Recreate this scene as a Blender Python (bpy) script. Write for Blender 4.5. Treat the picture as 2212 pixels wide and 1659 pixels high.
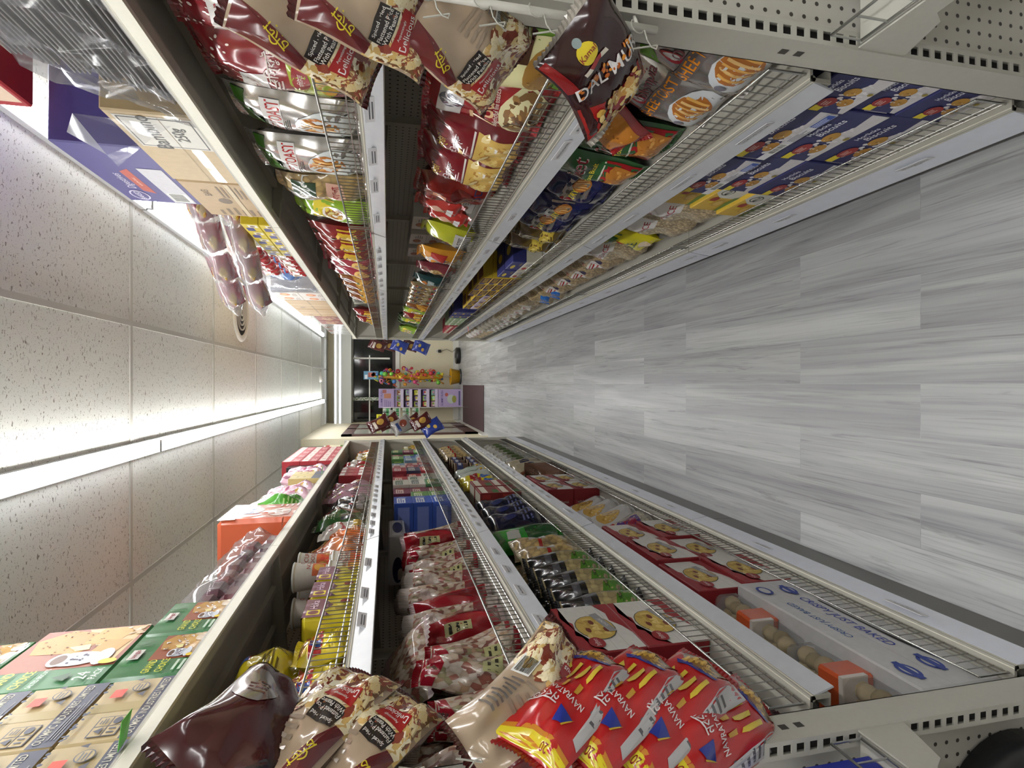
import bpy, math, random
from mathutils import Matrix, Vector
for o in list(bpy.data.objects): bpy.data.objects.remove(o)
SC = bpy.context.scene
COL = SC.collection
PI = math.pi
# ------------------------------------------------------------------ camera, world, exposure
F = 1176.0; TH = math.atan(268 / 1176.0); CZ = 1.44
SN, CS = math.sin(TH), math.cos(TH)
cam = bpy.data.cameras.new('camera'); camo = bpy.data.objects.new('camera', cam); COL.objects.link(camo)
cam.sensor_fit = 'HORIZONTAL'; cam.sensor_width = 36.0; cam.lens = F / 2212 * 36.0
cam.clip_start = .02; cam.clip_end = 60
camo.matrix_world = Matrix(((0, 1, 0, 0), (-SN, 0, -CS, 0), (-CS, 0, SN, CZ), (0, 0, 0, 1)))
SC.camera = camo
vs = SC.view_settings
vs.view_transform = 'Standard'; vs.look = 'None'; vs.gamma = 1.0; vs.use_curve_mapping = False
vs.exposure = 0.12
LED = 55.0
w = bpy.data.worlds.new('world'); SC.world = w; w.use_nodes = True
w.node_tree.nodes['Background'].inputs[0].default_value = (.8, .85, 1, 1)
w.node_tree.nodes['Background'].inputs[1].default_value = .05

def ray(u, v):
    a = (1106 - u) / F; r = (829.5 - v) / F
    return Vector((r, CS + a * SN, -SN + a * CS))
def px(u, v, X):
    d = ray(u, v); return d * (X / d.x) + Vector((0, 0, CZ))
def py(u, v, Y):
    d = ray(u, v); return d * (Y / d.y) + Vector((0, 0, CZ))
def pz(u, v, Z):
    d = ray(u, v); return d * ((Z - CZ) / d.z) + Vector((0, 0, CZ))

# ------------------------------------------------------------------ materials
def lin(h):
    r = [int(h[i:i + 2], 16) / 255 for i in (0, 2, 4)]
    return tuple((c / 12.92 if c <= .04045 else ((c + .055) / 1.055) ** 2.4) for c in r) + (1,)
_M = {}
def M(h, kind='card', rough=None):
    key = (h, kind, rough)
    if key in _M: return _M[key]
    m = bpy.data.materials.new(kind + '_' + h); m.use_nodes = True; _M[key] = m
    nt = m.node_tree; N = nt.nodes; Lk = nt.links; b = N['Principled BSDF']
    c = lin(h); b.inputs['Base Color'].default_value = c
    R = {'card': .5, 'foil': .16, 'plastic': .3, 'paint': .42, 'wire': .25, 'chrome': .2, 'film': .12, 'matte': .8, 'silver': .2}.get(kind, .5)
    b.inputs['Roughness'].default_value = R if rough is None else rough
    tc = N.new('ShaderNodeTexCoord')
    def noise(scale, detail=2, typ=None):
        n = N.new('ShaderNodeTexNoise'); n.inputs['Scale'].default_value = scale; n.inputs['Detail'].default_value = detail
        if typ: n.noise_type = typ
        Lk.new(tc.outputs['Object'], n.inputs['Vector']); return n
    def bump(n, st, dist):
        q = N.new('ShaderNodeBump'); q.inputs['Strength'].default_value = st; q.inputs['Distance'].default_value = dist
        Lk.new(n.outputs[0], q.inputs['Height']); Lk.new(q.outputs[0], b.inputs['Normal'])
    def vary(n, lo, hi):
        mx = N.new('ShaderNodeMix'); mx.data_type = 'RGBA'
        mx.inputs[6].default_value = tuple(x * lo for x in c[:3]) + (1,); mx.inputs[7].default_value = tuple(min(1, x * hi) for x in c[:3]) + (1,)
        Lk.new(n.outputs[0], mx.inputs[0]); Lk.new(mx.outputs[2], b.inputs['Base Color'])
    if kind in ('foil', 'silver'):
        bump(noise(16, 3, 'RIDGED_MULTIFRACTAL'), .55, .006)
        b.inputs['Coat Weight'].default_value = .5; b.inputs['Coat Roughness'].default_value = .1
        if kind == 'silver': b.inputs['Metallic'].default_value = .85
    elif kind == 'card': n = noise(60, 3); vary(n, .88, 1.1)
    elif kind == 'paint': n = noise(90, 2); vary(n, .95, 1.04); bump(n, .06, .001)
    elif kind == 'plastic': n = noise(30, 2); vary(n, .92, 1.06)
    elif kind in ('wire', 'chrome'):
        b.inputs['Metallic'].default_value = .9; vary(noise(40, 2), .85, 1.1)
    elif kind == 'matte': vary(noise(40, 4), .8, 1.15)
    elif kind == 'film':
        out = N['Material Output']; tr = N.new('ShaderNodeBsdfTransparent'); mx = N.new('ShaderNodeMixShader')
        tr.inputs[0].default_value = (.93, .93, .95, 1)
        n = noise(14, 3, 'RIDGED_MULTIFRACTAL'); bump(n, .7, .008)
        fr = N.new('ShaderNodeLayerWeight'); fr.inputs[0].default_value = .35
        ma = N.new('ShaderNodeMath'); ma.operation = 'MULTIPLY_ADD'; ma.inputs[1].default_value = .34; ma.inputs[2].default_value = .07
        Lk.new(fr.outputs['Fresnel'], ma.inputs[0]); Lk.new(ma.outputs[0], mx.inputs[0])
        b.inputs['Metallic'].default_value = .0; b.inputs['Coat Weight'].default_value = 1
        Lk.new(tr.outputs[0], mx.inputs[1]); Lk.new(b.outputs[0], mx.inputs[2]); Lk.new(mx.outputs[0], out.inputs[0])
    return m
def emis(h, st):
    key = (h, 'emis', st)
    if key in _M: return _M[key]
    m = bpy.data.materials.new('lamp_' + h); m.use_nodes = True; _M[key] = m
    b = m.node_tree.nodes['Principled BSDF']; b.inputs['Base Color'].default_value = lin(h)
    b.inputs['Emission Color'].default_value = lin(h); b.inputs['Emission Strength'].default_value = st
    return m

# ------------------------------------------------------------------ mesh builder
class MB:
    def __init__(s): s.v = []; s.f = []; s.m = []; s.mats = []; s.s = []
    def mi(s, mat):
        if mat not in s.mats: s.mats.append(mat)
        return s.mats.index(mat)
    def add(s, V, Fc, mat, smooth=False):
        o = len(s.v); k = s.mi(mat); s.v += [tuple(p) for p in V]
        for f in Fc: s.f.append(tuple(i + o for i in f)); s.m.append(k); s.s.append(smooth)
        return s
    def box(s, x0, y0, z0, x1, y1, z1, mat, bev=0):
        x0, x1 = min(x0, x1), max(x0, x1); y0, y1 = min(y0, y1), max(y0, y1); z0, z1 = min(z0, z1), max(z0, z1)
        if bev:
            b = min(bev, (x1 - x0) * .45, (y1 - y0) * .45, (z1 - z0) * .45); V = []
            lo = (x0, y0, z0); hi = (x1, y1, z1)
            for ax in range(3):
                for sg in (0, 1):
                    a2, a3 = (ax + 1) % 3, (ax + 2) % 3
                    for p, q in ((0, 0), (1, 0), (1, 1), (0, 1)):
                        c = [0, 0, 0]; c[ax] = hi[ax] if sg else lo[ax]
                        c[a2] = hi[a2] - b if p else lo[a2] + b; c[a3] = hi[a3] - b if q else lo[a3] + b
                        V.append(c)
            idx = {}
            for i, c in enumerate(V): idx[tuple(round(t, 6) for t in c)] = i
            Fc = []
            for k in range(6):
                q = [k * 4, k * 4 + 1, k * 4 + 2, k * 4 + 3]; Fc.append(q if k % 2 else q[::-1])
            def vid(ax, sg, p, q): return (ax * 2 + sg) * 4 + {(0, 0): 0, (1, 0): 1, (1, 1): 2, (0, 1): 3}[(p, q)]
            # edge chamfers
            for ax in range(3):
                a2 = (ax + 1) % 3; a3 = (ax + 2) % 3
                for s1 in (0, 1):
                    for s2 in (0, 1):
                        # edge along a3 between faces ax(s1) and a2(s2)
                        A = [vid(ax, s1, s2, t) for t in (0, 1)]; B = [vid(a2, s2, t, s1) for t in (0, 1)]
                        Fc.append([A[0], A[1], B[1], B[0]])
            for s0 in (0, 1):
                for s1 in (0, 1):
                    for s2 in (0, 1):
                        Fc.append([vid(0, s0, s1, s2), vid(1, s1, s2, s0), vid(2, s2, s0, s1)])
            return s.add(V, Fc, mat)
        V = [(x, y, z) for x in (x0, x1) for y in (y0, y1) for z in (z0, z1)]
        return s.add(V, [(0, 1, 3, 2), (4, 6, 7, 5), (0, 4, 5, 1), (2, 3, 7, 6), (0, 2, 6, 4), (1, 5, 7, 3)], mat)
    def tube(s, pts, r, mat, n=6, cap=True):
        pts = [Vector(p) for p in pts]; V = []; Fc = []
        rs = r if isinstance(r, (list, tuple)) else [r] * len(pts)
        up = None
        for i, p in enumerate(pts):
            d = (pts[min(i + 1, len(pts) - 1)] - pts[max(i - 1, 0)]).normalized()
            if up is None: up = Vector((0, 0, 1)) if abs(d.z) < .9 else Vector((1, 0, 0))
            a = d.cross(up).normalized(); b = a.cross(d).normalized(); up = b
            for k in range(n):
                t = 2 * PI * k / n; V.append(p + (a * math.cos(t) + b * math.sin(t)) * rs[i])
        for i in range(len(pts) - 1):
            for k in range(n):
                k2 = (k + 1) % n; Fc.append((i * n + k, i * n + k2, (i + 1) * n + k2, (i + 1) * n + k))
        if cap: Fc.append(tuple(range(n))[::-1]); Fc.append(tuple((len(pts) - 1) * n + k for k in range(n)))
        return s.add(V, Fc, mat, n > 5)
    def lathe(s, prof, mat, n=24, o=(0, 0, 0), ax='z', a0=0, a1=2 * PI):
        V = []; Fc = []; full = abs(a1 - a0 - 2 * PI) < 1e-6; m = n if full else n + 1
        for r, z in prof:
            for k in range(m):
                t = a0 + (a1 - a0) * k / n; x, y = r * math.cos(t), r * math.sin(t)
                p = (x, y, z) if ax == 'z' else (x, z, y) if ax == 'y' else (z, x, y)
                V.append((p[0] + o[0], p[1] + o[1], p[2] + o[2]))
        for i in range(len(prof) - 1):
            for k in range(n):
                k2 = (k + 1) % m; Fc.append((i * m + k, i * m + k2, (i + 1) * m + k2, (i + 1) * m + k))
        return s.add(V, Fc, mat, True)
    def mesh(s, name):
        me = bpy.data.meshes.new(name); me.from_pydata(s.v, [], s.f)
        for m in s.mats: me.materials.append(m)
        me.polygons.foreach_set('material_index', s.m); me.polygons.foreach_set('use_smooth', s.s); me.update()
        return me
    def build(s, name, parent=None, **kw):
        o = bpy.data.objects.new(name, s.mesh(name)); COL.objects.link(o)
        if parent: o.parent = parent
        return o
def tag(o, label=None, cat=None, group=None, kind=None):
    if label: o['label'] = label
    if cat: o['category'] = cat
    if group: o['group'] = group
    if kind: o['kind'] = kind
    return o
def empty(name, loc=(0, 0, 0)):
    o = bpy.data.objects.new(name, None); COL.objects.link(o); o.location = loc; o.empty_display_size = .05; return o
def struct(name, mb): return tag(mb.build(name), kind='structure')

# ------------------------------------------------------------------ setting
CEIL = 2.60; YF = 11.35
def floor_mat():
    m = bpy.data.materials.new('grey_plank_floor'); m.use_nodes = True; nt = m.node_tree; N = nt.nodes; L = nt.links; b = N['Principled BSDF']
    tc = N.new('ShaderNodeTexCoord'); mp = N.new('ShaderNodeMapping'); L.new(tc.outputs['Object'], mp.inputs[0])
    mp.inputs['Rotation'].default_value = (0, 0, PI / 2)
    br = N.new('ShaderNodeTexBrick'); L.new(mp.outputs[0], br.inputs[0])
    br.offset = .37; br.inputs['Scale'].default_value = 1; br.inputs['Brick Width'].default_value = 1.22; br.inputs['Row Height'].default_value = .152
    br.inputs['Mortar Size'].default_value = .0009; br.inputs['Color1'].default_value = (0, 0, 0, 1); br.inputs['Color2'].default_value = (1, 1, 1, 1)
    br.inputs['Mortar'].default_value = (.3, .3, .3, 1); br.inputs['Bias'].default_value = 0
    # per plank shift of the grain
    sh = N.new('ShaderNodeVectorMath'); sh.operation = 'SCALE'; sh.inputs[3].default_value = 37.0; L.new(br.outputs['Color'], sh.inputs[0])
    ad = N.new('ShaderNodeVectorMath'); ad.operation = 'ADD'; L.new(tc.outputs['Object'], ad.inputs[0]); L.new(sh.outputs[0], ad.inputs[1])
    def grain(sx, sy, det, dist):
        q = N.new('ShaderNodeMapping'); q.inputs['Scale'].default_value = (sx, sy, 1); L.new(ad.outputs[0], q.inputs[0])
        n = N.new('ShaderNodeTexNoise'); n.inputs['Scale'].default_value = 1; n.inputs['Detail'].default_value = det; n.inputs['Distortion'].default_value = dist
        n.inputs['Roughness'].default_value = .62
        L.new(q.outputs[0], n.inputs[0]); return n
    g1 = grain(11, .55, 3, .8); g2 = grain(120, 2.2, 5, .8); g3 = grain(24, 1.1, 6, 2.6)
    r1 = N.new('ShaderNodeValToRGB'); e = r1.color_ramp.elements
    e[0].position = .36; e[0].color = lin('8f9092'); e[1].position = .66; e[1].color = lin('b2b4b4')
    L.new(g1.outputs[0], r1.inputs[0])
    r2 = N.new('ShaderNodeValToRGB'); e = r2.color_ramp.elements
    e[0].position = .30; e[0].color = (.66, .65, .655, 1); e[1].position = .50; e[1].color = (1, 1, 1, 1); L.new(g2.outputs[0], r2.inputs[0])
    r3 = N.new('ShaderNodeValToRGB'); e = r3.color_ramp.elements
    e[0].position = .30; e[0].color = (.5, .49, .49, 1); e[1].position = .44; e[1].color = (1, 1, 1, 1); L.new(g3.outputs[0], r3.inputs[0])
    pl = N.new('ShaderNodeValToRGB'); e = pl.color_ramp.elements
    e[0].color = (.86, .85, .85, 1); e[1].color = (1.1, 1.1, 1.1, 1); L.new(br.outputs['Color'], pl.inputs[0])
    cur = r1.outputs[0]
    for q, fac in ((r2, .75), (r3, .8), (pl, 1)):
        mx = N.new('ShaderNodeMix'); mx.data_type = 'RGBA'; mx.blend_type = 'MULTIPLY'; mx.inputs[0].default_value = fac
        L.new(cur, mx.inputs[6]); L.new(q.outputs[0], mx.inputs[7]); cur = mx.outputs[2]
    L.new(cur, b.inputs['Base Color'])
    b.inputs['Roughness'].default_value = .34
    bp = N.new('ShaderNodeBump'); bp.inputs['Strength'].default_value = .12; bp.inputs['Distance'].default_value = .002
    L.new(g2.outputs[0], bp.inputs['Height']); L.new(bp.outputs[0], b.inputs['Normal'])
    return m
def ceil_mat():
    m = bpy.data.materials.new('fissured_ceiling_tile'); m.use_nodes = True; nt = m.node_tree; N = nt.nodes; L = nt.links; b = N['Principled BSDF']
    tc = N.new('ShaderNodeTexCoord')
    def specks(sx, sy, th, sc, dist):
        q = N.new('ShaderNodeMapping'); q.inputs['Scale'].default_value = (sx, sy, 1); L.new(tc.outputs['Object'], q.inputs[0])
        n = N.new('ShaderNodeTexNoise'); n.inputs['Scale'].default_value = sc; n.inputs['Detail'].default_value = 1; n.inputs['Distortion'].default_value = dist
        L.new(q.outputs[0], n.inputs[0])
        r = N.new('ShaderNodeValToRGB'); e = r.color_ramp.elements; e[0].position = th; e[0].color = (.38, .36, .34, 1); e[1].position = th + .03; e[1].color = (1, 1, 1, 1)
        L.new(n.outputs[0], r.inputs[0]); return r
    a = specks(.5, 1, .315, 120, .9); c = specks(1, 1, .295, 230, 0)
    mx = N.new('ShaderNodeMix'); mx.data_type = 'RGBA'; mx.blend_type = 'MULTIPLY'; mx.inputs[0].default_value = 1
    L.new(a.outputs[0], mx.inputs[6]); L.new(c.outputs[0], mx.inputs[7])
    m2 = N.new('ShaderNodeMix'); m2.data_type = 'RGBA'; m2.blend_type = 'MULTIPLY'; m2.inputs[0].default_value = 1; m2.inputs[6].default_value = lin('e4e5e0')
    L.new(mx.outputs[2], m2.inputs[7]); L.new(m2.outputs[2], b.inputs['Base Color']); b.inputs['Roughness'].default_value = .9
    return m
def peg_mat():
    m = bpy.data.materials.new('pegboard'); m.use_nodes = True; nt = m.node_tree; N = nt.nodes; L = nt.links; b = N['Principled BSDF']
    tc = N.new('ShaderNodeTexCoord'); sx = N.new('ShaderNodeSeparateXYZ'); L.new(tc.outputs['Object'], sx.inputs[0])
    def fr(out):
        a = N.new('ShaderNodeMath'); a.operation = 'MULTIPLY'; a.inputs[1].default_value = 1 / .0254; L.new(out, a.inputs[0])
        f = N.new('ShaderNodeMath'); f.operation = 'FRACT'; L.new(a.outputs[0], f.inputs[0])
        s = N.new('ShaderNodeMath'); s.operation = 'SUBTRACT'; s.inputs[1].default_value = .5; L.new(f.outputs[0], s.inputs[0]); return s
    A = fr(sx.outputs[0]); B = fr(sx.outputs[2]); cb = N.new('ShaderNodeCombineXYZ'); L.new(A.outputs[0], cb.inputs[0]); L.new(B.outputs[0], cb.inputs[1])
    ln = N.new('ShaderNodeVectorMath'); ln.operation = 'LENGTH'; L.new(cb.outputs[0], ln.inputs[0])
    gt = N.new('ShaderNodeMath'); gt.operation = 'GREATER_THAN'; gt.inputs[1].default_value = .15; L.new(ln.outputs['Value'], gt.inputs[0])
    mx = N.new('ShaderNodeMix'); mx.data_type = 'RGBA'; mx.inputs[6].default_value = lin('3a3530'); mx.inputs[7].default_value = lin('b3b0a8')
    L.new(gt.outputs[0], mx.inputs[0]); L.new(mx.outputs[2], b.inputs['Base Color']); b.inputs['Roughness'].default_value = .5
    return m
PEG = peg_mat()
mb = MB(); mb.box(-4, -3, -.05, 4, YF, 0, floor_mat()); struct('floor', mb)
mb = MB(); mb.box(-4, -3, CEIL, 4, YF + .2, CEIL + .05, ceil_mat()); struct('ceiling', mb)
tb = MB(); TW = M('c0bfb8', 'paint')
for k in range(-6, 7):
    x = .28 + .6 * k
    tb.box(x - .012, -3, CEIL - .006, x + .012, YF, CEIL + .001, TW)
for k in range(-5, 8):
    y = 2.843 + 1.22 * k
    tb.box(-4, y - .012, CEIL - .0055, 4, y + .012, CEIL + .001, TW)
struct('trim_1', tb)
WB = M('cfc6ac', 'paint', .6); WW = M('d8d6d0', 'paint')
mb = MB(); mb.box(-4, -3.1, 0, 4, -3, CEIL, M('bdb8aa', 'paint', .6)); struct('wall_back', mb)
mb = MB(); mb.box(-4.1, -3, 0, -4, YF, CEIL, WB); struct('wall_left', mb)
mb = MB(); mb.box(4, -3, 0, 4.1, YF, CEIL, WB); struct('wall_right', mb)
mb = MB()
mb.box(-4, YF, 0, 4, YF + .15, 1.27, WB); mb.box(-4, YF, 2.15, 4, YF + .15, CEIL, WB)
mb.box(-4, YF, 1.27, -1.5, YF + .15, 2.15, WB); mb.box(1.9, YF, 1.27, 4, YF + .15, 2.15, WB)
struct('wall_far', mb)
mb = MB(); mb.box(-.74, YF - .015, 0, 4, YF, .11, WW); mb.box(-.74, YF - .02, .1, 4, YF, .115, WW); struct('baseboard_far', mb)
# window in the far wall: night glass behind white bars
wf = MB(); wf.box(-1.5, YF - .03, 1.21, 1.9, YF + .06, 1.29, WW); wf.box(-1.5, YF - .02, 2.12, 1.9, YF + .05, 2.15, WW)
wf.box(.50, YF - .02, 1.40, .535, YF + .03, 2.12, WW); wf.box(-.33, YF - .05, 1.5, -.27, YF + .03, 2.14, WW)
wf.box(-1.2, YF - .005, 1.79, .58, YF + .02, 1.815, WW); wf.box(-1.5, YF - .015, 1.29, 1.9, YF + .03, 1.35, M('3a2c28', 'paint'))
W1 = struct('window_1', wf)
g = MB(); g.box(-1.5, YF + .05, 1.27, 1.9, YF + .06, 2.15, M('0d1114', 'plastic', .06)); go = g.build('pane', W1)
# entrance side wall with glazed door on the left beyond the shelving
mb = MB(); mb.box(-.86, 7.9, 0, -.76, YF, 2.6, WB); struct('wall_entrance', mb)
mb = MB(); mb.box(-.76, 7.9, 0, -.745, YF, .1, WW); struct('baseboard_entrance', mb)
mb = MB(); BR = M('4a2f2a', 'paint')
mb.box(-.76, 8.2, .1, -.735, 8.32, 2.1, BR); mb.box(-.76, 9.25, .1, -.735, 9.4, 2.1, BR); mb.box(-.76, 10.3, .1, -.735, 10.4, 2.1, BR)
mb.box(-.76, 8.2, .1, -.735, 10.4, .3, BR); mb.box(-.76, 8.2, 1.95, -.735, 10.4, 2.1, BR)
D1 = struct('door_1', mb)
g = MB(); g.box(-.755, 8.32, .3, -.742, 9.25, 1.95, M('a8a89c', 'plastic', .15)); g.box(-.755, 9.4, .3, -.742, 10.3, 1.95, M('a8a89c', 'plastic', .15)); g.build('pane', D1)
# soffit over the window
mb = MB(); mb.box(-1.6, 10.95, 2.13, 1.9, YF, 2.30, M('b9bab4', 'paint')); mb.box(-1.6, 11.0, 2.30, 1.9, YF, 2.46, M('c9c9c4', 'paint'))
struct('trim_2', mb)

# ------------------------------------------------------------------ lamps
EM = emis('fbfbf8', LED); EM2 = emis('f0f2f6', LED * .22)
def ceiling_light(x, y0, y1, label):
    t = empty('ceiling_light', (x, (y0 + y1) / 2, CEIL)); tag(t, label, 'ceiling light', 'linear ceiling lights'); h = (y1 - y0) / 2
    m = MB(); m.box(-.036, -h, -.026, .036, h, -.001, M('c6c8ca', 'paint'))
    for s in (-1, 1): m.box(-.03, s * h - .006 * (s > 0), -.05, .03, s * h + .006 * (s < 0), -.001, M('d0d2d4', 'plastic'))
    m.build('housing', t)
    for s, e in ((1, EM), (-1, EM2)):
        d = MB(); n = 7
        prof = [(s * (.017 + .015 * math.cos(a)), -.026 + .024 * math.sin(a)) for a in [PI * .97 + PI * 1.06 * k / 7 for k in range(8)]]
        V = [(p, yy, q) for yy in (-h + .012, h - .012) for p, q in prof]
        d.add(V, [(k, (k + 1) % 8, 8 + (k + 1) % 8, 8 + k) for k in range(8)], e, True); d.build('diffuser', t)
ys = [-1.78, .64, 3.06, 5.48, 7.9, 10.32]
nm = ['above the camera end', 'nearest in view', 'second in line', 'third in line', 'farthest in line']
for k in range(5):
    ceiling_light(-.31, ys[k], ys[k + 1] - .015, 'white linear ceiling light over the aisle, ' + nm[k])
    ceiling_light(.875, ys[k] - .1, ys[k + 1] - .115, 'white linear ceiling light over the right-hand shelving, ' + nm[k])
for k in range(4):
    ceiling_light(-2.12, ys[k], ys[k + 1] - .015, 'white linear ceiling light in the next aisle behind the left-hand shelving')
    ceiling_light(2.1, ys[k], ys[k + 1] - .015, 'white linear ceiling light in the next aisle behind the right-hand shelving')
for k, z in enumerate((2.425, 2.34)):
    t = empty('window_light', (.15, 10.97, z)); tag(t, ('upper', 'lower')[k] + ' white light strip on the soffit above the dark window', 'light strip')
    m = MB(); m.box(-1.7, -.0, -.02, 1.7, .03, .02, M('c6c8ca', 'paint')); m.build('housing', t)
    m = MB(); m.tube([(-1.69, -.012, 0), (1.69, -.012, 0)], .008, emis('f8faff', 5.0), 8); m.build('diffuser', t)
def vent(x, y, r, label):
    t = empty('ceiling_vent', (x, y, CEIL)); tag(t, label, 'ceiling vent')
    m = MB(); m.lathe([(r, -.001), (r * .98, -.012), (r * .82, -.016), (r * .78, -.004)], M('cdcac0', 'paint'), 40); m.build('flange', t)
    m = MB(); m.lathe([(r * .80, -.003), (.001, -.003)], M('141414', 'matte'), 32); m.build('throat', t)
    for k in range(4):
        q = r * (.62 - .16 * k); m = MB(); m.lathe([(q, -.004), (q, -.014), (q - .009, -.014), (q - .009, -.004)], M('b9b6ac', 'paint'), 32); m.build('ring', t)
vent(.58, 4.77, .24, 'round white ceiling vent with black ring slots above the right-hand shelves')
m = MB(); m.lathe([(.09, -.001), (.085, -.03), (.06, -.045), (.001, -.047)], M('c8c6be', 'plastic'), 24); o = m.build('smoke_detector'); o.location = (.12, 10.0, CEIL - .001)
tag(o, 'small round white smoke detector on the ceiling before the window soffit', 'smoke detector')

# ------------------------------------------------------------------ shelving
XL, XR = .573, .555
GREY = M('b4b1a6', 'paint'); DECK = M('9b988e', 'paint'); CREAM = M('d6d3c4', 'paint'); CHAN = M('a9abb0', 'plastic', .22); CHW = M('c9ccd6', 'plastic', .3); KICK = M('55524e', 'paint', .3)
DEPTH = .42
LV = {'L': {'T': 1.847, '2': 1.525, '3': 1.112, '4': .685, 'B': .198}, 'R': {'T': 1.845, '2': 1.50, '3': 1.068, '4': .685, 'B': .205}}
NSEC = {'L': 4, 'R': 5}
Y0 = .85; SEC = 1.22
SN_ = {'T': 'top', '2': 'eye-level', '3': 'middle', '4': 'lower', 'B': 'bottom'}
SD_ = {'L': 'left', 'R': 'right'}
ORD = ['first', 'second', 'third', 'fourth', 'fifth', 'sixth', 'seventh', 'eighth', 'ninth', 'tenth', 'eleventh', 'twelfth', 'thirteenth', 'fourteenth', 'fifteenth', 'sixteenth', 'seventeenth', 'eighteenth', 'nineteenth', 'twentieth']
XS = {'L': -XL, 'R': XR}
def sg(side): return -1 if side == 'L' else 1
for side in 'LR':
    S = sg(side); X = XS[side]; xb = X + S * (DEPTH + .01)
    for k in range(NSEC[side]):
        ya = Y0 + k * SEC + .002; yb = Y0 + (k + 1) * SEC - .002; h = (yb - ya) / 2
        t = empty('shelving_unit', (X, (ya + yb) / 2, 0))
        tag(t, 'grey steel shelving unit with five shelves, %s from the near end, %s side of aisle' % (ORD[k], SD_[side]), 'shelving unit', 'shelving units along the %s of the aisle' % SD_[side])
        m = MB(); m.box(-2 * h, -.006, 0, 0, .006, 1.86, PEG); o = m.build('back_panel', t); o.rotation_euler = (0, 0, -PI / 2); o.location = (S * (DEPTH + .03), -h, .1)
        m = MB(); kx = .002 if side == 'L' else .09
        m.box(S * kx, -h, .001, S * (kx + .018), h, .125 if side == 'L' else .11, KICK); m.build('kick_plate', t)
        for e in ((-1, 1) if k == NSEC[side] - 1 else (-1,)):
            m = MB(); ye = e * (h - .014); x0 = DEPTH + .01; m.box(S * (x0 - .012), ye - .014, .05, S * (x0 + .012), ye + .014, 1.95, GREY); m.build('upright', t)
        if k == NSEC[side] - 1:
            m = MB(); m.box(S * .0, h + .003, .0, S * .03, h + .045, 1.87, GREY); m.box(S * .03, h + .012, .0, S * (DEPTH + .1), h + .03, 1.87, GREY); m.build('end_panel', t)
        for lv in 'T234B':
            z = LV[side][lv]; lh = .03 if lv == 'T' else .045
            m = MB(); m.box(0, -h, -.006, S * DEPTH, h, 0, DECK)
            m.tube([(S * .006, -h, -.006), (S * .006, h, -.006)], .0065, CREAM, 8)
            m.box(0, -h, -lh, S * .008, h, -.005, CREAM if lv == 'T' else DECK); m.box(S * .008, -h, -lh, S * .03, h, -lh + .003, DECK)
            for q in (.14, .28): m.box(S * q, -h, -.024, S * (q + .02), h, -.006, DECK)
            sh = m.build('shelf', t); sh.location = (0, 0, z)
            if lv != 'B':
                for e in (-1, 1):
                    m = MB(); yy = e * (h - .004); P = [(.03, -.012), (.03, -.03), (DEPTH - .02, -.06), (DEPTH - .02, -.012)]
                    V = [(S * a, yy + q, b) for q in (-.002, .002) for a, b in P]
                    m.add(V, [(0, 1, 2, 3), (7, 6, 5, 4), (0, 4, 5, 1), (1, 5, 6, 2), (2, 6, 7, 3), (3, 7, 4, 0)], DECK); m.build('bracket', sh)
            if lv != 'T':
                bot = -.052 if lv != 'B' else (-.076 if side == 'L' else -.098)
                m = MB(); V = []
                for yy in (-h + .002, h - .002):
                    V += [(-S * .0005, yy, -.010), (-S * .012, yy, bot), (-S * .009, yy, bot - .002), (S * .004, yy, -.010)]
                m.add(V, [(0, 1, 2, 3), (4, 7, 6, 5), (0, 4, 5, 1), (1, 5, 6, 2), (2, 6, 7, 3), (3, 7, 4, 0)], CHW if lv == 'B' else CHAN); m.build('price_channel', sh)
# wire fences on the shelf fronts
WIRE = M('b9b9b5', 'wire'); WIRED = M('8d8b86', 'wire')
def fence_mesh(h, H):
    a = MB(); a.tube([(0, -h, H), (0, h, H)], .0028, WIRE, 6)
    b = MB()
    for z in (.006, .022): b.tube([(0, -h, z), (0, h, z)], .0018, WIRE, 5)
    for e in (-h, h): b.tube([(0, e, .002), (0, e, H)], .0026, WIRE, 5)
    c = MB(); n = 46
    for i in range(1, n):
        y = -h + 2 * h * i / n; c.tube([(0.001, y, .004), (0.001, y, H)], .0014, WIRED, 4, False)
    return a.mesh('top_rail'), b.mesh('lower_rails'), c.mesh('upright_wires')
FM = fence_mesh(SEC / 2 - .012, .078)
for side in 'LR':
    S = sg(side)
    for lv in '234B':
        for k in range(NSEC[side]):
            y = Y0 + (k + .5) * SEC
            t = empty('wire_fence', (XS[side] + S * .018, y, LV[side][lv])); tag(t, 'chrome wire fence on %s shelf, %s section from the near end, %s side' % (SN_[lv], ORD[k], SD_[side]), 'wire fence', 'wire shelf fences')
            for me, nmn in zip(FM, ('top_rail', 'lower_rail', 'upright_wires')):
                o = bpy.data.objects.new(nmn, me); COL.objects.link(o); o.parent = t
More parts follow.
